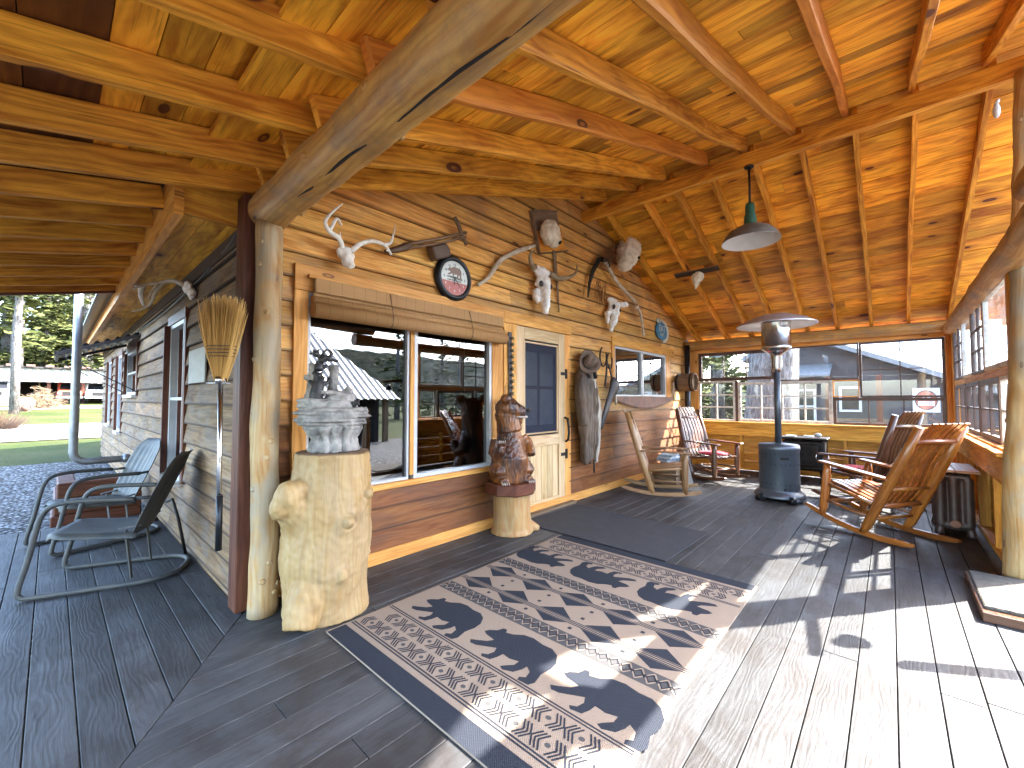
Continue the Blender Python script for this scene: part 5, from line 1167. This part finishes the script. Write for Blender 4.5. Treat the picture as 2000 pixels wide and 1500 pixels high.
# black leaning iron pieces near the chair
mb=MB(); mb.tube([(.72,4.6,.44),(.745,4.5,.30),(.79,4.42,.0)],.012,6); mb.tube([(.72,4.6,.44),(.70,4.75,.40)],.012,6); tag(mb.build('iron_prop',M['iron']),'thin bent iron prop between the nearer lawn chair and the wall','prop')
# railroad tie box in the gravel
t=T('timber_box','dark reddish box of stacked timbers behind the lawn chairs','timbers',(.3,7.0,-.1))
for k in range(3): 
    mb=MB(); z=-.10+k*.17; mb.box(.02+.02*k,.74,6.55+.0*k,6.75,z,z+.165); mb.build('timber',M['trim_dark'],t,bev=.01)
for k in range(3):
    mb=MB(); z=-.10+k*.17; mb.box(.02+.02*k,.20,6.755,7.6,z,z+.165,1); mb.build('timber',M['trim_dark'],t,bev=.01)
# magazines / cans stack behind pale rocker
t=T('magazine_crate','old crate piled with magazines between two rocking chairs','crate',(6.45,2.55,0))
mb=MB(); 
for z in (.02,.17): mb.box(6.25,6.62,2.38,2.40,z,z+.12); mb.box(6.25,6.27,2.41,2.72,z,z+.12,1); mb.box(6.60,6.62,2.41,2.72,z,z+.12,1); mb.box(6.25,6.62,2.73,2.75,z,z+.12)
mb.box(6.27,6.6,2.4,2.73,.02,.035); mb.build('crate_slats',M['oldwood'],t)
M['mag']=plain('magazine covers',(.35,.42,.50),.4,nz=.5,sc=30,c2=(.10,.14,.22))
for k in range(7):
    mb=MB(); a=R.uniform(-.5,.5); z=.30+k*.028; o=Vector((6.43,2.56,z)); d_=Vector((math.cos(a),math.sin(a),0)); mb.beam(o-d_*.14,o+d_*.14,.21,.024); mb.build('magazine',M['mag'] if k%2 else M['white'],t)
mb=MB(); mb.beam((6.55,2.28,.0),(6.50,2.36,.42),.02,.22,(1,0,0)); tag(mb.build('leaning_panel',M['galv']),'small grey metal panel leaning by the pale rocking chair','panel')
# ================= OUTSIDE =================
def gz(x,y): 
    z=-.15+.0276*max(0,y-10)
    if y<-3: z-=.055*(min(-y,20)-3)
    return z
def sheet(name,xs,ys,dz,mat,wob=0):
    mb=MB(); nx=len(xs); vs=[(x,y,gz(x,y)+dz+(.04*nz((x*.3,y*.3,0)) if abs(x)+abs(y)>14 else 0)) for y in ys for x in xs]
    fs=[(j*nx+i,j*nx+i+1,(j+1)*nx+i+1,(j+1)*nx+i) for j in range(len(ys)-1) for i in range(nx-1)]
    mb.add(vs,fs,None,.5,True); o=mb.build(name,mat); o['kind']='structure'; return o
rg=lambda a,b,n:[a+(b-a)*i/n for i in range(n+1)]
s=N('lawn'); o=s.obj(); n1_=s.noise(o,.25,6,.6); n2_=s.noise(o,9,5,.7)
col=s.mix(s.sst(n1_,.35,.65),(.085,.12,.022),(.17,.165,.05)); col=s.mix(s.ma('MULTIPLY',s.sst(n2_,.4,.7),.5),col,(.05,.065,.015)); s.bsdf(col,.9,nor=s.bump(s.noise(o,25,4),1,.05),spec=.1); M['lawn']=s.m
s=N('gravel yard'); o=s.obj(); v=s.n('TexVoronoi'); s.l(o,v.inputs['Vector']); v.inputs['Scale'].default_value=20
col=s.mix(s.noise(o,55,3),(.07,.07,.075),(.26,.26,.26)); col=s.mix(s.ma('MULTIPLY',s.sst(s.sep(v.outputs['Color'])[0],.4,.9),.7),col,(.5,.5,.49)); col=s.mix(s.sst(v.outputs['Distance'],.35,.6),col,(.03,.03,.03)); col=s.mix(s.ma('MULTIPLY',s.noise(o,.8,4),.5),col,(.14,.12,.10)); s.bsdf(col,.95,nor=s.bump(v.outputs['Distance'],1,.03),spec=.15); M['gravel']=s.m
M['drive']=plain('pale driveway',(.36,.34,.31),.95,nz=.2,sc=2,bump=.5,bs=30)
sheet('ground',[-1200,-400,-150]+rg(-70,70,70)+[150,400,1200],[-1200,-400,-150]+rg(-70,100,85)+[200,500,1200],-.02,M['lawn'])
sheet('gravel_yard',rg(-14,.8,30)+[4,9,14,20],rg(-12,13.2,50),.012,M['gravel'])
sheet('driveway',rg(-40,14,50),rg(18.5,25.5,14),.0,M['drive'])
sheet('far_driveway',rg(-40,14,50),rg(40,46,6),.0,M['drive'])
# hill with forest
s=N('forest hill'); o=s.obj(); a=s.noise(o,.05,7,.7); b=s.noise(o,.35,5,.75)
col=s.mix(s.sst(b,.38,.62),(.035,.048,.035),(.10,.11,.085)); col=s.mix(s.ma('MULTIPLY',s.sst(a,.45,.6),.5),col,(.12,.10,.075)); s.bsdf(col,.95,nor=s.bump(b,1,3),spec=0); M['hill']=s.m
def hill(name,cx,cy,ang,L,Wd,H,seed,mat):
    mb=MB(); n=110;m=26; vs=[]; ca,sa=math.cos(ang),math.sin(ang)
    for j in range(m+1):
        for i in range(n+1):
            u=(i/n-.5)*L; v=j/m; x=cx+u*ca-(v)*Wd*sa; y=cy+u*sa+(v)*Wd*ca
            h=H*math.sin(min(1,v*1.05)*math.pi*.5)*(.75+.35*nz((u*.006,seed,0)))+ (2.2*nz((u*.09,v*9,seed))+1.6*abs(nz((u*.4,v*22,seed+3))))*min(1,v*3)
            vs.append((x,y,-3+max(0,h)))
    fs=[(j*(n+1)+i,j*(n+1)+i+1,(j+1)*(n+1)+i+1,(j+1)*(n+1)+i) for j in range(m) for i in range(n)]
    mb.add(vs,fs,None,.5,False); o=mb.build(name,mat); o['kind']='structure'
hill('hill',60,-110,math.pi+.15,620,120,34,1.3,M['hill'])
hill('hill',0,150,0,700,120,45,4.3,M['hill'])
hill('hill',220,0,-math.pi/2,500,110,13,7.3,M['hill'])
# trees
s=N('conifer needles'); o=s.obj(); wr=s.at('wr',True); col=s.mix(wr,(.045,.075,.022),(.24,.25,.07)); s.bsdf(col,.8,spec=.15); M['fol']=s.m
s=N('bark'); o=s.obj(); b=s.noise(s.vm('MULTIPLY',o,(9,9,2.2)),1.6,6,.7,.8); s.bsdf(s.mix(s.sst(b,.35,.65),(.15,.12,.10),(.42,.39,.36)),.95,nor=s.bump(b,1,.05),spec=.1); M['bark']=s.m
def conifer(name,label,x,y,H,rb,rt,n,z0=.12,dense=1.,group='conifers beyond the car shed',cs=.42):
    g=gz(x,y)-.1; t=T(name,label,'tree',(x,y,g),group,local=True)
    mb=MB(); mb.tube([(0,0,0),(.0,.0,H*.3),(.1,0,H*.7),(0,0,H)],[rt,rt*.85,rt*.4,.03],10,.1,2); mb.build('trunk',M['bark'],t)
    mb=MB(); nb=int(H*3.2)
    for k in range(nb):
        f=k/nb; z=H*(z0+(1-z0)*f); L=rb*(1-f)**.8*R.uniform(.65,1.15)+.25; a=R.uniform(0,6.28); d=Vector((math.cos(a),math.sin(a),0)); 
        m_=max(3,int(n*L/rb*dense))
        for q in range(m_):
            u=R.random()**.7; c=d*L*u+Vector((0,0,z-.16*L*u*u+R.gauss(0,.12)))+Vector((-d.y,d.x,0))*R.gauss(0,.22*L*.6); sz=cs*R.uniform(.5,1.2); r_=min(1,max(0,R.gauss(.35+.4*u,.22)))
            vs=[];fs=[]
            for w in range(4):
                e=Vector((R.uniform(-1,1),R.uniform(-1,1),R.uniform(-.45,.3)))*sz; h=Vector((R.uniform(-1,1),R.uniform(-1,1),R.uniform(-.6,.6)))*sz*.45; b_=len(vs); cc=c+Vector((R.uniform(-1,1),R.uniform(-1,1),R.uniform(-1,1)))*sz*.6
                vs+=[cc-e,cc+h,cc+e,cc-h]; fs.append((b_,b_+1,b_+2,b_+3))
            mb.add(vs,fs,None,r_)
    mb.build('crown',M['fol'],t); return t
TL='%s green conifer %s'
A1=conifer('conifer_tree','broad yellow green conifer behind the open end of the car shed',-3,63,24,6,.5,26)
A2=conifer('conifer_tree','tall darker conifer behind the white truck',3.5,66,22,5,.45,24)
A3=conifer('conifer_tree','spreading conifer farthest left behind the shed roof',-9,60,19,5.5,.45,26)
for k,(x,y,src,rz) in enumerate([(0,70,A3,1),(7,62,A1,2),(11,72,A2,.5),(-14,68,A1,1.3),(-6,74,A2,2.2),(15,60,A3,2.6),(1.5,84,A1,3),(-2.2,57,A3,.9),(2.2,59,A1,1.9),(5,60.5,A3,.2),(-.6,61,A2,2.9),(3.4,72,A1,.4),(-5.5,66,A1,2.4),(4.6,80,A3,1.1),(.3,90,A2,0),(-4,92,A3,1),(3,95,A1,2)]):
    copytree(src,(x,y,gz(x,y)),rz,'conifer in the dense row behind the car shed')
t=conifer('conifer_tree','tall bare stemmed conifer standing in front of the car shed',-1.37,35,15,2.8,.20,10,.42,group='conifers beyond the car shed')
# far wall side: big trunk, conifers
t=T('big_tree','massive grey barked tree trunk seen through the far windows','tree',(12,2.15,-.2))
mb=MB(); mb.tube([(12,2.28,-.3),(12,2.24,.4),(12,2.15,1.6),(11.98,2.05,3.5),(11.9,2.0,9),(11.9,2,16)],[.72,.60,.55,.50,.38,.1],26,.10,3); mb.build('trunk',M['bark'],t)
mb=MB()
for k in range(500):
    a=R.uniform(0,6.28); L=R.uniform(.3,3); z=R.uniform(6.5,16); c=Vector((11.9+math.cos(a)*L,2+math.sin(a)*L,z)); vs=[];fs=[]
    for w in range(4):
        e=Vector((R.uniform(-1,1),R.uniform(-1,1),R.uniform(-.4,.3)))*.35; h=Vector((R.uniform(-1,1),R.uniform(-1,1),R.uniform(-.6,.6)))*.16; b_=len(vs); vs+=[c-e,c+h,c+e,c-h]; fs.append((b_,b_+1,b_+2,b_+3)); c=c+Vector((R.uniform(-.3,.3),)*3)
    mb.add(vs,fs,None,R.random())
mb.build('crown',M['fol'],t)
B1=conifer('conifer_tree','dark conifer left of the big trunk beyond the far windows',26,13,14,4.2,.35,20,.03,group='conifers beyond the far windows',cs=.34)
for x,y,rz in ((22,6.3,1),(25,8.2,2),(21,10,3),(29,11,1.5),(24,14.5,.4),(19,13,.3),(33,9,2.2),(30,17,.9),(27,5.2,1.7),(35,13,.1),(36,5,2.8),(23,18,1.1)): copytree(B1,(x,y,gz(x,y)),rz,'conifer in the dark grove beyond the far windows')
# ---- car shed ----
M['corr']=plain('bright corrugated metal',(.62,.60,.56),.5,.3,nz=.2,sc=2)
M['shedwood']=plain('dark shed boards',(.05,.04,.035),.9)
t=T('car_shed','long open car shed with a bright corrugated fascia across the yard','shed',(-2,52,1))
mb=MB(); mb.box(-20,14,56,56.2,.6,3.4); mb.box(-20,-19.8,50,56,.6,3.4); mb.box(13.8,14,50,56,.6,3.4); mb.build('wall',M['shedwood'],t)
mb=MB(); vs=[];n=240
for i in range(n+1):
    x=-20.5+35*i/n; dy=.05*math.sin(i*1.9)
    for z in (2.68,3.72): vs.append((x,49.6+dy,z))
mb.add(vs,[(2*i,2*i+2,2*i+3,2*i+1) for i in range(n)],None,.5,False); mb.build('fascia',M['corr'],t)
mb=MB(); mb.prism([(49.3,3.74),(57,4.15),(57,4.25),(49.3,3.84)],-20.5,14.5,frame=((0,0,0),(0,1,0),(0,0,1),(1,0,0))); rf=mb.build('roof',M['shedwood'],t)
mb=MB()
for k in range(36): mb.box(-20.4+k,-19.95+k,49.2,49.5,3.86,4.0)
mb.build('roof_edge_tiles',M['rust'],rf)
for x in (-8,-4.3,-.2,1.72,5.5): mb=MB(); mb.box(x-.1,x+.1,50,50.2,.8,2.7,2); mb.build('post',M['trim_dark'],t)
def truck(name,label,x,y,colr,w=1.9,lift=0):
    g=gz(x,y)-.02; t=T(name,label,'truck' if 'truck' in name else 'car',(x,y,g),local=True); m_=plain(name+' paint',colr,.35,.1,nz=.1)
    mb=MB(); h=w/2
    mb.prism([(-2.2,.45),(-2.25,1.0),(-1.0,1.12),(-.55,1.72),(.6,1.75),(.75,1.15),(2.3,1.1),(2.3,.5)],-h+.08,h-.08,frame=((0,0,0),(0,1,0),(0,0,1),(1,0,0))); mb.build('body',m_,t,bev=.06)
    mb=MB(); mb.add([(-h+.2,-.97,1.16),(h-.2,-.97,1.16),(h-.28,-.60,1.66),(-h+.28,-.60,1.66)],[(0,1,2,3)]); mb.build('windscreen',M['black'],t)
    mb=MB(); mb.box(-h*.55,h*.55,-2.30,-2.255,.62,.95); mb.build('grille',M['dark'],t)
    mb=MB(); mb.box(-h,h,-2.42,-2.31,.42,.56); mb.build('bumper',M['white'],t,bev=.02)
    for sx in (-1,1):
        mb=MB(); mb.lathe([(.0,-.03),(.11,-.03),(.12,.02)],(sx*h*.75,-2.27,.82),14,'y'); mb.build('headlight',M['enamel'],t)
        for yy in (-1.5,1.5): mb=MB(); mb.lathe([(.0,-.12),(.30,-.12),(.36,-.10),(.36,.10),(.30,.12),(.0,.12)],(sx*(h-.12),yy,.36),18,'x'); mb.build('wheel',M['black'],t)
        mb=MB(); mb.tube([(sx*(h-.14),-1.5+.5*math.cos(a),.40+.5*math.sin(a)) for a in rg(0,3.14,8)],.12,8); mb.build('fender',m_,t)
    return t
truck('white_truck','old white truck parked nose out in the right bay of the shed',2.75,51.3,(.62,.62,.60))
truck('red_truck','red and white old truck parked in the middle bay of the shed',.95,51.6,(.50,.10,.05),1.5)
truck('pale_car','pale old car with red wheels at the left of the shed',-3.0,50.5,(.45,.47,.50))
t=T('brush_pile','heap of cut brush and firewood in front of the car shed','brush pile',(-.5,42,.8)); mb=MB()
for k in range(420):
    a=R.uniform(0,6.28); r_=R.random(); c=Vector((-.5+math.cos(a)*r_*.9,42+math.sin(a)*r_*.8,.78+R.random()*1.35*(1-r_*.8))); d_=Vector((R.uniform(-1,1),R.uniform(-1,1),R.uniform(-.2,.8))).normalized()*R.uniform(.25,.6); mb.tube([c-d_,c+d_],[.02,.008],3,cap=False)
mb.build('sticks',M['oldwood'],t)
t=T('log_trailer','low trailer of pale logs with a red wheel on the lawn','trailer',(-1.6,38,.6)); mb=MB()
for k in range(7): mb.tube([(-3.6+R.uniform(-.3,.3),38+.25*(k%3),.98+.18*(k//3)),(-.75+R.uniform(-.1,.1),38+.25*(k%3),.96+.18*(k//3))],.11,8,.1)
mb.build('logs',M['post'],t); mb=MB(); mb.lathe([(.0,-.1),(.16,-.1),(.17,.1),(.0,.1)],(-1.02,37.7,.80),16,'y'); mb.build('hub',M['rust'],t); mb=MB(); mb.tube([(-1.02+.22*math.cos(a),37.7,.80+.22*math.sin(a)) for a in rg(0,6.28,16)[:-1]],.06,8,closed=True); mb.build('tyre',M['rust'],t)
t=T('dark_bush','dark twiggy bush at the left edge of the lawn','bush',(-1.6,24,.2)); mb=MB()
for k in range(700):
    a=R.uniform(0,6.28); r_=R.random()**.5; c=Vector((-1.75+math.cos(a)*r_*.9,24+math.sin(a)*r_*.7,.2)); d_=Vector((math.cos(a)*r_*.5,math.sin(a)*r_*.5,R.uniform(.4,.95)*(1.15-r_*.6))); mb.tube([c,c+d_*.6,c+d_+Vector((R.uniform(-.1,.1),0,0))],[.008,.006,.002],3,cap=False)
mb.build('twigs',M['leather'],t)
# ---- neighbour building beyond the far windows ----
M['taupe']=plain('taupe boarded wall',(.17,.14,.135),.8,nz=.25,sc=3); M['greyroof']=plain('grey roof edge',(.42,.42,.42),.6)
t=T('neighbour_house','taupe gabled building with a grey roof edge beyond the far windows','house',(15,1.5,-.3))
mb=MB(); FR=((15,0,0),(0,1,0),(0,0,1),(-1,0,0)); mb.prism([(-3.6,-.4),(-3.6,.60),(2.35,3.30),(2.9,2.85),(2.9,-.4)][::-1],-.2,0,frame=FR)
mb.box(15.2,20,2.8,2.9,-.4,2.8); mb.box(15.2,20,-3.6,-3.5,-.4,.6); mb.build('wall',M['taupe'],t)
mb=MB()
def slabroof(a,b,th,x0,x1):
    mb.prism([(a[0],a[1]),(b[0],b[1]),(b[0],b[1]+th),(a[0],a[1]+th)],x0,x1,frame=((0,0,0),(0,1,0),(0,0,1),(1,0,0)))
slabroof((2.35,3.32),(-4.0,.44),.13,14.5,20.5); slabroof((3.4,2.45),(2.34,3.32),.13,14.5,20.5); mb.build('roof',M['greyroof'],t)
mb=MB(); mb.prism([(14.1,1.93),(15,2.28),(15,2.33),(14.1,1.98)],1.2,2.4,frame=((0,0,0),(1,0,0),(0,0,1),(0,1,0))); mb.build('porch_roof',M['greyroof'],t)
for yy in (1.25,.2): mb=MB(); mb.box(14.15,14.27,yy-.06,yy+.06,-.4,1.93,2); mb.build('post',M['trim_dark'],t)
for (a,b,c_,d_) in ((.58,1.07,.95,1.66),(1.6,2.2,.6,1.6)):
    mb=MB(); 
    for q in ((a,a+.06,c_,d_),(b-.06,b,c_,d_),(a+.06,b-.06,c_,c_+.06),(a+.06,b-.06,d_-.06,d_),(a+.06,b-.06,(c_+d_)/2-.02,(c_+d_)/2+.02)): mb.box(14.94,15.0,q[0],q[1],q[2],q[3])
    w_=mb.build('window',M['white'],t); mb=MB(); mb.box(14.97,14.985,a+.05,b-.05,c_+.05,d_-.05); mb.build('pane',M['black'],w_)
mb=MB(); mb.box(14.3,14.75,-.5,1.4,.45,.52,1); mb.box(14.4,14.6,-.4,-.3,-.35,.44,2); mb.box(14.4,14.6,1.2,1.3,-.35,.44,2); mb.box(14.72,14.76,-.5,1.4,.7,.78,1); tag(mb.build('wooden_bench',M['oldwood']),'plain wooden bench against the taupe building','bench')
t=T('feed_sign','square white sign with a red disc lettered feed on the taupe building','sign',(14.97,-.68,1.28))
M['signred']=plain('sign red',(.36,.10,.07),.5,nz=.2); mb=MB(); FR=((14.98,-.68,1.28),(0,-1,0),(0,0,1),(-1,0,0))
mb.prism([(-.25,-.31),(.25,-.31),(.25,.31),(-.25,.31)],0,.02,frame=FR,mi=0)
ci=lambda r_,n=28:[(r_*math.cos(6.2832*k/n),r_*1.2*math.sin(6.2832*k/n)) for k in range(n)]
mb.prism(ci(.21),.021,.024,frame=FR,mi=2); mb.prism(ci(.195),.025,.028,frame=FR,mi=1)
mb.prism([(-.12,.02),(-.05,.08),(.0,.05),(.05,.10),(.12,.03),(.05,.0)],.029,.032,frame=FR,mi=0); mb.prism([(-.15,-.14),(.15,-.14),(.15,-.03),(-.15,-.03)],.029,.032,frame=FR,mi=0)
place_text(mb,'FEED',.105,(14.945,-.68,1.195),(0,-1,0),(0,0,1),mi=1); mb.build('sign_face',[M['white'],M['signred'],M['black']],t)
t=T('white_roofed_barn','low barn with a broad sunlit white panelled roof behind the taupe building','barn',(24,-2,-.3))
mb=MB(); mb.prism([(21.5,1.9),(26,4.0),(26,4.08),(21.5,1.98)],-9,3.2,frame=((0,0,0),(1,0,0),(0,0,1),(0,1,0))); rf=mb.build('roof',M['white'],t)
mb=MB()
for k in range(13): mb.beam((21.5,-8.8+k*.98,2.0),(26,-8.8+k*.98,4.1),.05,.04)
for k in range(5): mb.beam((22+k*.9,-9,2.0+(.5+k*.9)*.4667+.01),(22+k*.9,3.2,2.0+(.5+k*.9)*.4667+.01),.03,.02)
mb.build('roof_ribs',M['greyroof'],rf); mb=MB(); mb.box(22,26,-8.6,3.0,-.5,1.8); mb.build('wall',M['taupe'],t)
# ---- metal roofed pavilion mirrored in the cabin window ----
t=T('metal_roof_pavilion','pavilion with a pale corrugated hip roof mirrored in the cabin window','pavilion',(0,-15,-1.2))
mb=MB(); vs=[];n=600; x0,x1=-12,10.4; ze,zt=1.32,4.9; yb,yt=-9.9,-15.2; cutx=2.2
for i in range(n+1):
    x=x0+(x1-x0)*i/n; f=min(1,max(0,(x1-x)/cutx)); dz=.025*math.sin(i*math.pi/4); vs+= [(x,yb,ze+dz),(x,yb+(yt-yb)*f,ze+(zt-ze)*f+dz)]
mb.add(vs,[(2*i,2*i+2,2*i+3,2*i+1) for i in range(n)],None,.5,True)
mb.add([(x1,yb,ze),(x1,-20.5,ze),(x1-cutx,yt,zt),(x0,yt,zt),(x0,-20.5,ze)],[(0,1,2),(1,4,3,2)]); mb.build('roof',M['corr'],t)
mb=MB(); mb.box(x0+.5,x1-.6,-20,-19.8,-2,1.3); mb.box(x1-.9,x1-.7,-20,-10.6,-2,1.3); mb.box(x0+.5,3.5,-10.8,-10.6,-2,1.3); mb.build('wall',M['shedwood'],t)
for x in (4,7,9.9): mb=MB(); mb.box(x-.1,x+.1,-10.5,-10.3,-2,1.3,2); mb.build('post',M['oldwood'],t)
C1=conifer('conifer_tree','conifer on the slope mirrored in the cabin windows',28,-38,15,4,.35,14,.05,group='conifers mirrored in the windows')
for x,y,rz in ((20,-46,1),(38,-42,2),(12,-52,3),(48,-50,.6),(60,-45,1.4)): copytree(C1,(x,y,gz(x,y)),rz,'conifer on the slope mirrored in the cabin windows')
# bell and handrail outside the opening
t=T('hanging_bell','iron dinner bell on a bracket outside the porch opening','bell',(4.2,-.8,1.5))
mb=MB(); mb.beam((4.50,-.72,1.66),(4.06,-.76,1.62),.03,.05); mb.build('bracket',M['oldwood'],t)
mb=MB(); mb.lathe([(.0,1.58),(.022,1.58),(.045,1.55),(.055,1.50),(.072,1.47)],(4.22,-.80,0),18); mb.build('bell_body',M['iron'],t)
t=T('handrail','plain wooden handrail beside the steps down from the porch','rail',(4.2,-1.6,-.3))
mb=MB(); mb.beam((3.80,-.74,1.10),(4.60,-2.4,.55),.05,.09); mb.build('rail',M['oldwood'],t)
mb=MB(); mb.beam((4.05,-1.26,-.3),(4.05,-1.26,.89),.08,.08); mb.beam((4.55,-2.3,-.3),(4.55,-2.3,.54),.08,.08); mb.build('post',M['oldwood'],t)
# ---- albedo calibration: one constant factor per material, after the exposure was set ----
def scale(m,f):
    for n in m.node_tree.nodes:
        idx=[6,7] if n.type=='MIX' else ([0] if n.type in ('BSDF_PRINCIPLED','BSDF_DIFFUSE','BSDF_TRANSLUCENT') else [])
        for i in idx:
            q=n.inputs[i]
            if not q.is_linked: c=q.default_value; q.default_value=(c[0]*f,c[1]*f,c[2]*f,1)
for k,f in dict(deck=.46,stump=.62,stump2=.7,post=.72,log=.85,cedar_grey=.66,matdark=.6,heater=.65,chair=.42,coat=.48,hat=.8,leather=.8,rocker=.9,rocker_pale=.75,slat=.75,
    screen=.6,lawn=.36,gravel=.8,drive=.38,fol=.36,corr=.45,taupe=.4,greyroof=.4,bark=.5,hill=.6,sisal=.24,stone=.75,door=.88,trim_dark=.8,straw=1.05,galv=.7,bone=1.05,tan=1.0,
    radiator=1.0,rust=1.3,bearwood=.8,roof_dark=.8,bluemetal=.6,white=.72,enamel=.8,roomred=.5,dark=.4,shedwood=.6,paper=.6,cub=.9,iron=.7,oldwood=.8).items(): scale(M[k],f)
